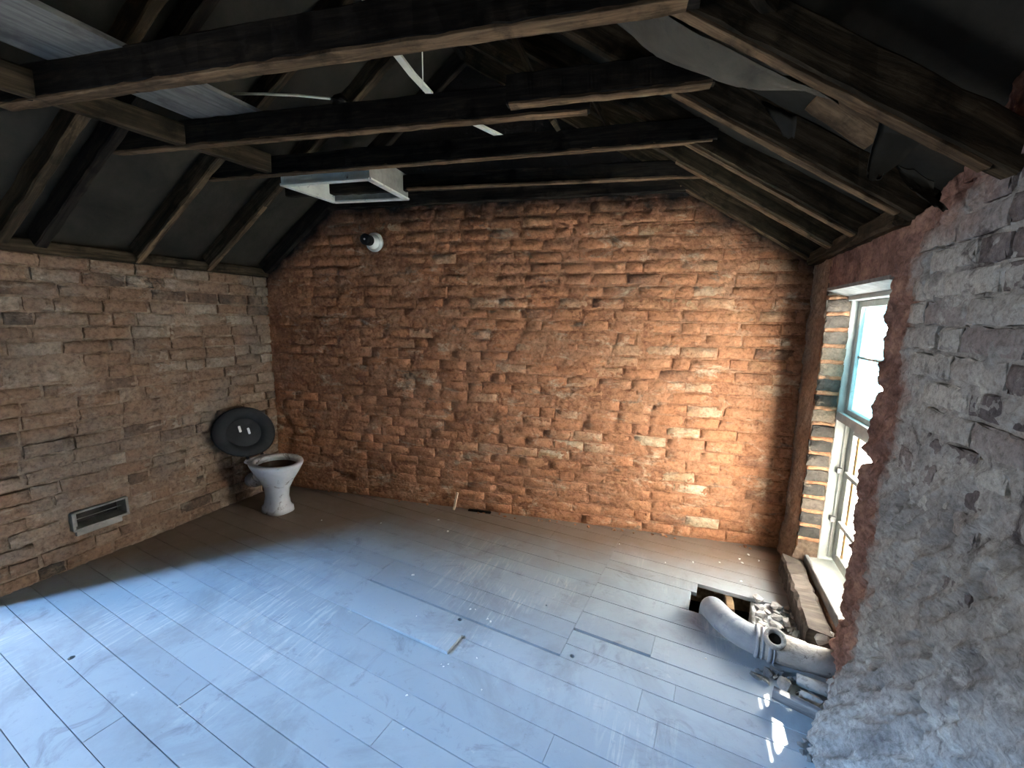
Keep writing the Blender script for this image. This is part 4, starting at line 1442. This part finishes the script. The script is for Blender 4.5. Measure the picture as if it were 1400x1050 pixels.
# ---------------------------------------------------------------- broken screed and rubble beside the floor hole
def screed():
    V, Fc = [], []
    n = 22
    for i in range(n + 1):
        for j in range(n + 1):
            u, v = 0.222 + 0.22 * i / n, 2.10 + 0.395 * j / n
            p = uv(u, v)
            V.append((p[0], p[1], -0.014 + 0.030 * FB(p[0], p[1], 4, 20, 5)))
    S = n + 1
    for i in range(n):
        for j in range(n):
            Fc.append((i * S + j, (i + 1) * S + j, (i + 1) * S + j + 1, i * S + j + 1))
    loop = [i * S for i in range(n)] + [n * S + j for j in range(n)] + [i * S + n for i in range(n, 0, -1)] + [j for j in range(n, 0, -1)]
    b = len(V)
    for k in loop:
        V.append((V[k][0], V[k][1], -0.30))
    m = len(loop)
    for k in range(m):
        Fc.append((loop[k], b + k, b + (k + 1) % m, loop[(k + 1) % m]))
    Fc.append(tuple(b + k for k in range(m)))
    return tag(mesh_obj('broken_screed', data_mesh('broken_screed', V, Fc, M['slab'], True)), 'patch of broken grey screed between the floor hole and the window', 'screed')


screed()
rr_ = random.Random(9)
pale = [chunk_mesh('mortar_lump', 0.022, M['rubble'], 400 + i) for i in range(6)]
dark = [chunk_mesh('stone_lump', 0.026, M['dark_rubble'], 420 + i) for i in range(5)]


PLACED = [(0.600, 1.888, 0.05), (0.672, 1.878, 0.06), (0.575, 1.805, 0.045), (0.495, 1.845, 0.042)]


def free_spot(pick, r, tries=60):
    """A spot from pick() clear of what already lies there."""
    for _ in range(tries):
        x, y = pick()
        if all((x - a) ** 2 + (y - b) ** 2 > (0.8 * (r + c)) ** 2 for a, b, c in PLACED):
            PLACED.append((x, y, r))
            return x, y
    return None


def drop(name, me, x, y, z, s, label, cat, group=None):
    o = mesh_obj(name, me, None, Matrix.Translation((x, y, z)) @ Matrix.Rotation(rr_.uniform(0, 6.28), 4, 'Z') @ Matrix.Rotation(rr_.uniform(-0.3, 0.3), 4, 'X') @ Matrix.Diagonal((s, s, s, 1)))
    return tag(o, label, cat, group)


for i in range(44):
    s = rr_.choice((0.4, 0.55, 0.7, 0.9, 1.4))
    p = free_spot(lambda: uv(rr_.uniform(0.25, 0.42), rr_.uniform(2.13, 2.48)), 0.021 * s)
    if p is None:
        continue
    drop('mortar_lump', rr_.choice(pale), p[0], p[1], 0.006 + 0.010 * s, s, 'pale mortar lump in the rubble between the floor hole and window', 'rubble', 'mortar lumps by the floor hole')
for i in range(28):
    s = rr_.uniform(0.4, 1.05)
    p = free_spot(lambda: (rr_.uniform(0.39, 0.62), rr_.uniform(1.845, 1.935)), 0.026 * s)
    if p is None:
        continue
    x, y = p
    drop('stone_lump', rr_.choice(dark), x, y, 0.016 * s, s, 'dark stone fragment heaped along the near side of the soil pipe', 'rubble', 'dark fragments along the soil pipe')
drop('stone_block', chunk_mesh('stone_block', 0.045, M['rubble'], 501, 0.8, 18), 0.575, 1.805, 0.030, 0.9, 'pale fist-sized stone beside the end of the waste pipe', 'stone')
drop('stone_block', chunk_mesh('stone_block', 0.040, M['dark_rubble'], 502, 0.7, 18), 0.495, 1.845, 0.025, 1.0, 'dark grey stone in front of the soil pipe', 'stone')
drop('stone_block', chunk_mesh('stone_block', 0.055, M['rubble'], 503, 0.9, 22), 0.685, 2.16, 0.085, 1.0, 'rounded cement ball at the near end of the sill timber', 'stone')
for i in range(26):
    s = rr_.uniform(0.25, 0.7)
    p = free_spot(lambda: (rr_.uniform(0.49, 0.60), rr_.uniform(1.40, 1.66)), 0.026 * s)
    if p is None:
        continue
    x, y = p
    drop('stone_lump', rr_.choice(dark), x, y, 0.014 * s, s, 'dark crumb of render fallen at the foot of the right wall', 'rubble', 'render crumbs at the right wall')
# crumbs over the boards
crumb = [chunk_mesh('plaster_crumb', 0.008, M['white_paint'], 440 + i, 0.6, 9) for i in range(5)]
for (x, y, s) in ((-1.37, 1.9, 1.3), (-0.92, 1.77, 1.2), (-0.90, 1.78, 0.8), (-0.81, 1.74, 1.3), (-0.79, 1.73, 0.9), (-0.92, 1.22, 1.0), (-0.85, 1.1, 0.9), (-0.85, 1.42, 0.7), (-0.88, 1.41, 0.6), (-0.86, 1.40, 0.7), (-1.60, 2.55, 1.2), (-1.45, 2.43, 1.2),
                  (-1.96, 2.34, 0.9), (-1.70, 0.84, 1.0), (-2.39, 2.2, 0.8), (-1.81, 1.21, 0.8), (0.44, 2.87, 1.2), (0.45, 2.83, 1.3), (0.32, 2.78, 0.9), (0.42, 2.61, 1.0), (0.16, 2.71, 1.1), (0.0, 2.64, 0.8), (0.50, 2.95, 1.3), (0.55, 2.9, 1.1), (-0.3, 2.75, 0.8), (-0.75, 1.5, 0.6), (-0.66, 1.36, 0.7), (-1.15, 1.62, 0.7), (0.2, 1.9, 0.9)):
    drop('plaster_crumb', rr_.choice(crumb), x, y, 0.003 * s, s, 'tiny white plaster crumb lying on the painted floorboards', 'crumb', 'plaster crumbs on the floor')
for i in range(34):
    x = rr_.uniform(-2.75, 0.6)
    if -1.75 < x < -1.45:
        continue
    s = rr_.uniform(0.3, 0.8)
    drop('brick_crumb', chunk_mesh('brick_crumb', 0.022, M['brick_back'], 600 + i, 0.7, 10), x, yb(x) - rr_.uniform(0.015, 0.06), 0.010 * s, s, 'brick crumb lying along the foot of the gable wall', 'crumb', 'brick crumbs along the gable')

# ---------------------------------------------------------------- timber pieces
tag(beam('timber_offcut', (0.435, 1.765, 0.045), (0.675, 1.690, 0.045), 0.022, 0.075, M['offcut_wood'], None, (0, -0.5, 0.87), 8, 0.002, 71), 'grey plank offcut jutting from the foot of the right wall', 'plank')
tag(beam('pale_stick', (-1.585, yb(-1.585) - 0.045, 0.0), (-1.57, yb(-1.57) - 0.016, 0.135), 0.018, 0.012, M['stick'], None, (0, 1, 0), 4, 0.001, 72), 'pale stick of wood standing against the gable wall', 'stick')
tag(beam('sill_timber', (0.676, 2.12, 0.055), (0.690, 2.775, 0.075), 0.105, 0.125, M['sill_wood'], None, (0, 0, 1), 18, 0.012, 73), 'dusty brown timber lying along the floor below the window', 'timber')
tag(beam('flat_lath', (-1.47, yb(-1.47) - 0.03, 0.008), (-1.29, yb(-1.29) - 0.03, 0.008), 0.022, 0.012, M['char'], None, (0, 0, 1), 4, 0.001, 74), 'dark lath lying at the foot of the gable beside the stick', 'lath')

# ---------------------------------------------------------------- round holes drilled through boards
for (x, y, r) in ((-0.36, 1.68, 0.011), (-0.94, 1.69, 0.011), (-2.39, 0.80, 0.013), (-0.57, 1.96, 0.006)):
    for o in list(floor.children):
        if not o.name.startswith('floorboard'):
            continue
        co = [v.co for v in o.data.vertices]
        bu_ = [c.x * BU.x + c.y * BU.y for c in co]
        bv_ = [c.x * BV.x + c.y * BV.y for c in co]
        pu, pv = x * BU.x + y * BU.y, x * BV.x + y * BV.y
        if min(bu_) < pu < max(bu_) and min(bv_) < pv < max(bv_):
            pv = min(max(pv, min(bv_) + r + 0.006), max(bv_) - r - 0.006)
            c = uv(pu, pv)
            bm = bmesh.new()
            bmesh.ops.create_cone(bm, segments=12, radius1=r, radius2=r, depth=0.2, cap_ends=True, matrix=Matrix.Translation((c[0], c[1], 0)))
            cut = from_bm('cutter', bm, M['floor'])
            md = o.modifiers.new('hole', 'BOOLEAN')
            md.object = cut
            md.solver = 'EXACT'
            bpy.context.view_layer.update()
            dg = bpy.context.evaluated_depsgraph_get()
            me = bpy.data.meshes.new_from_object(o.evaluated_get(dg))
            o.modifiers.clear()
            o.data = me
            bpy.data.objects.remove(cut)
            break
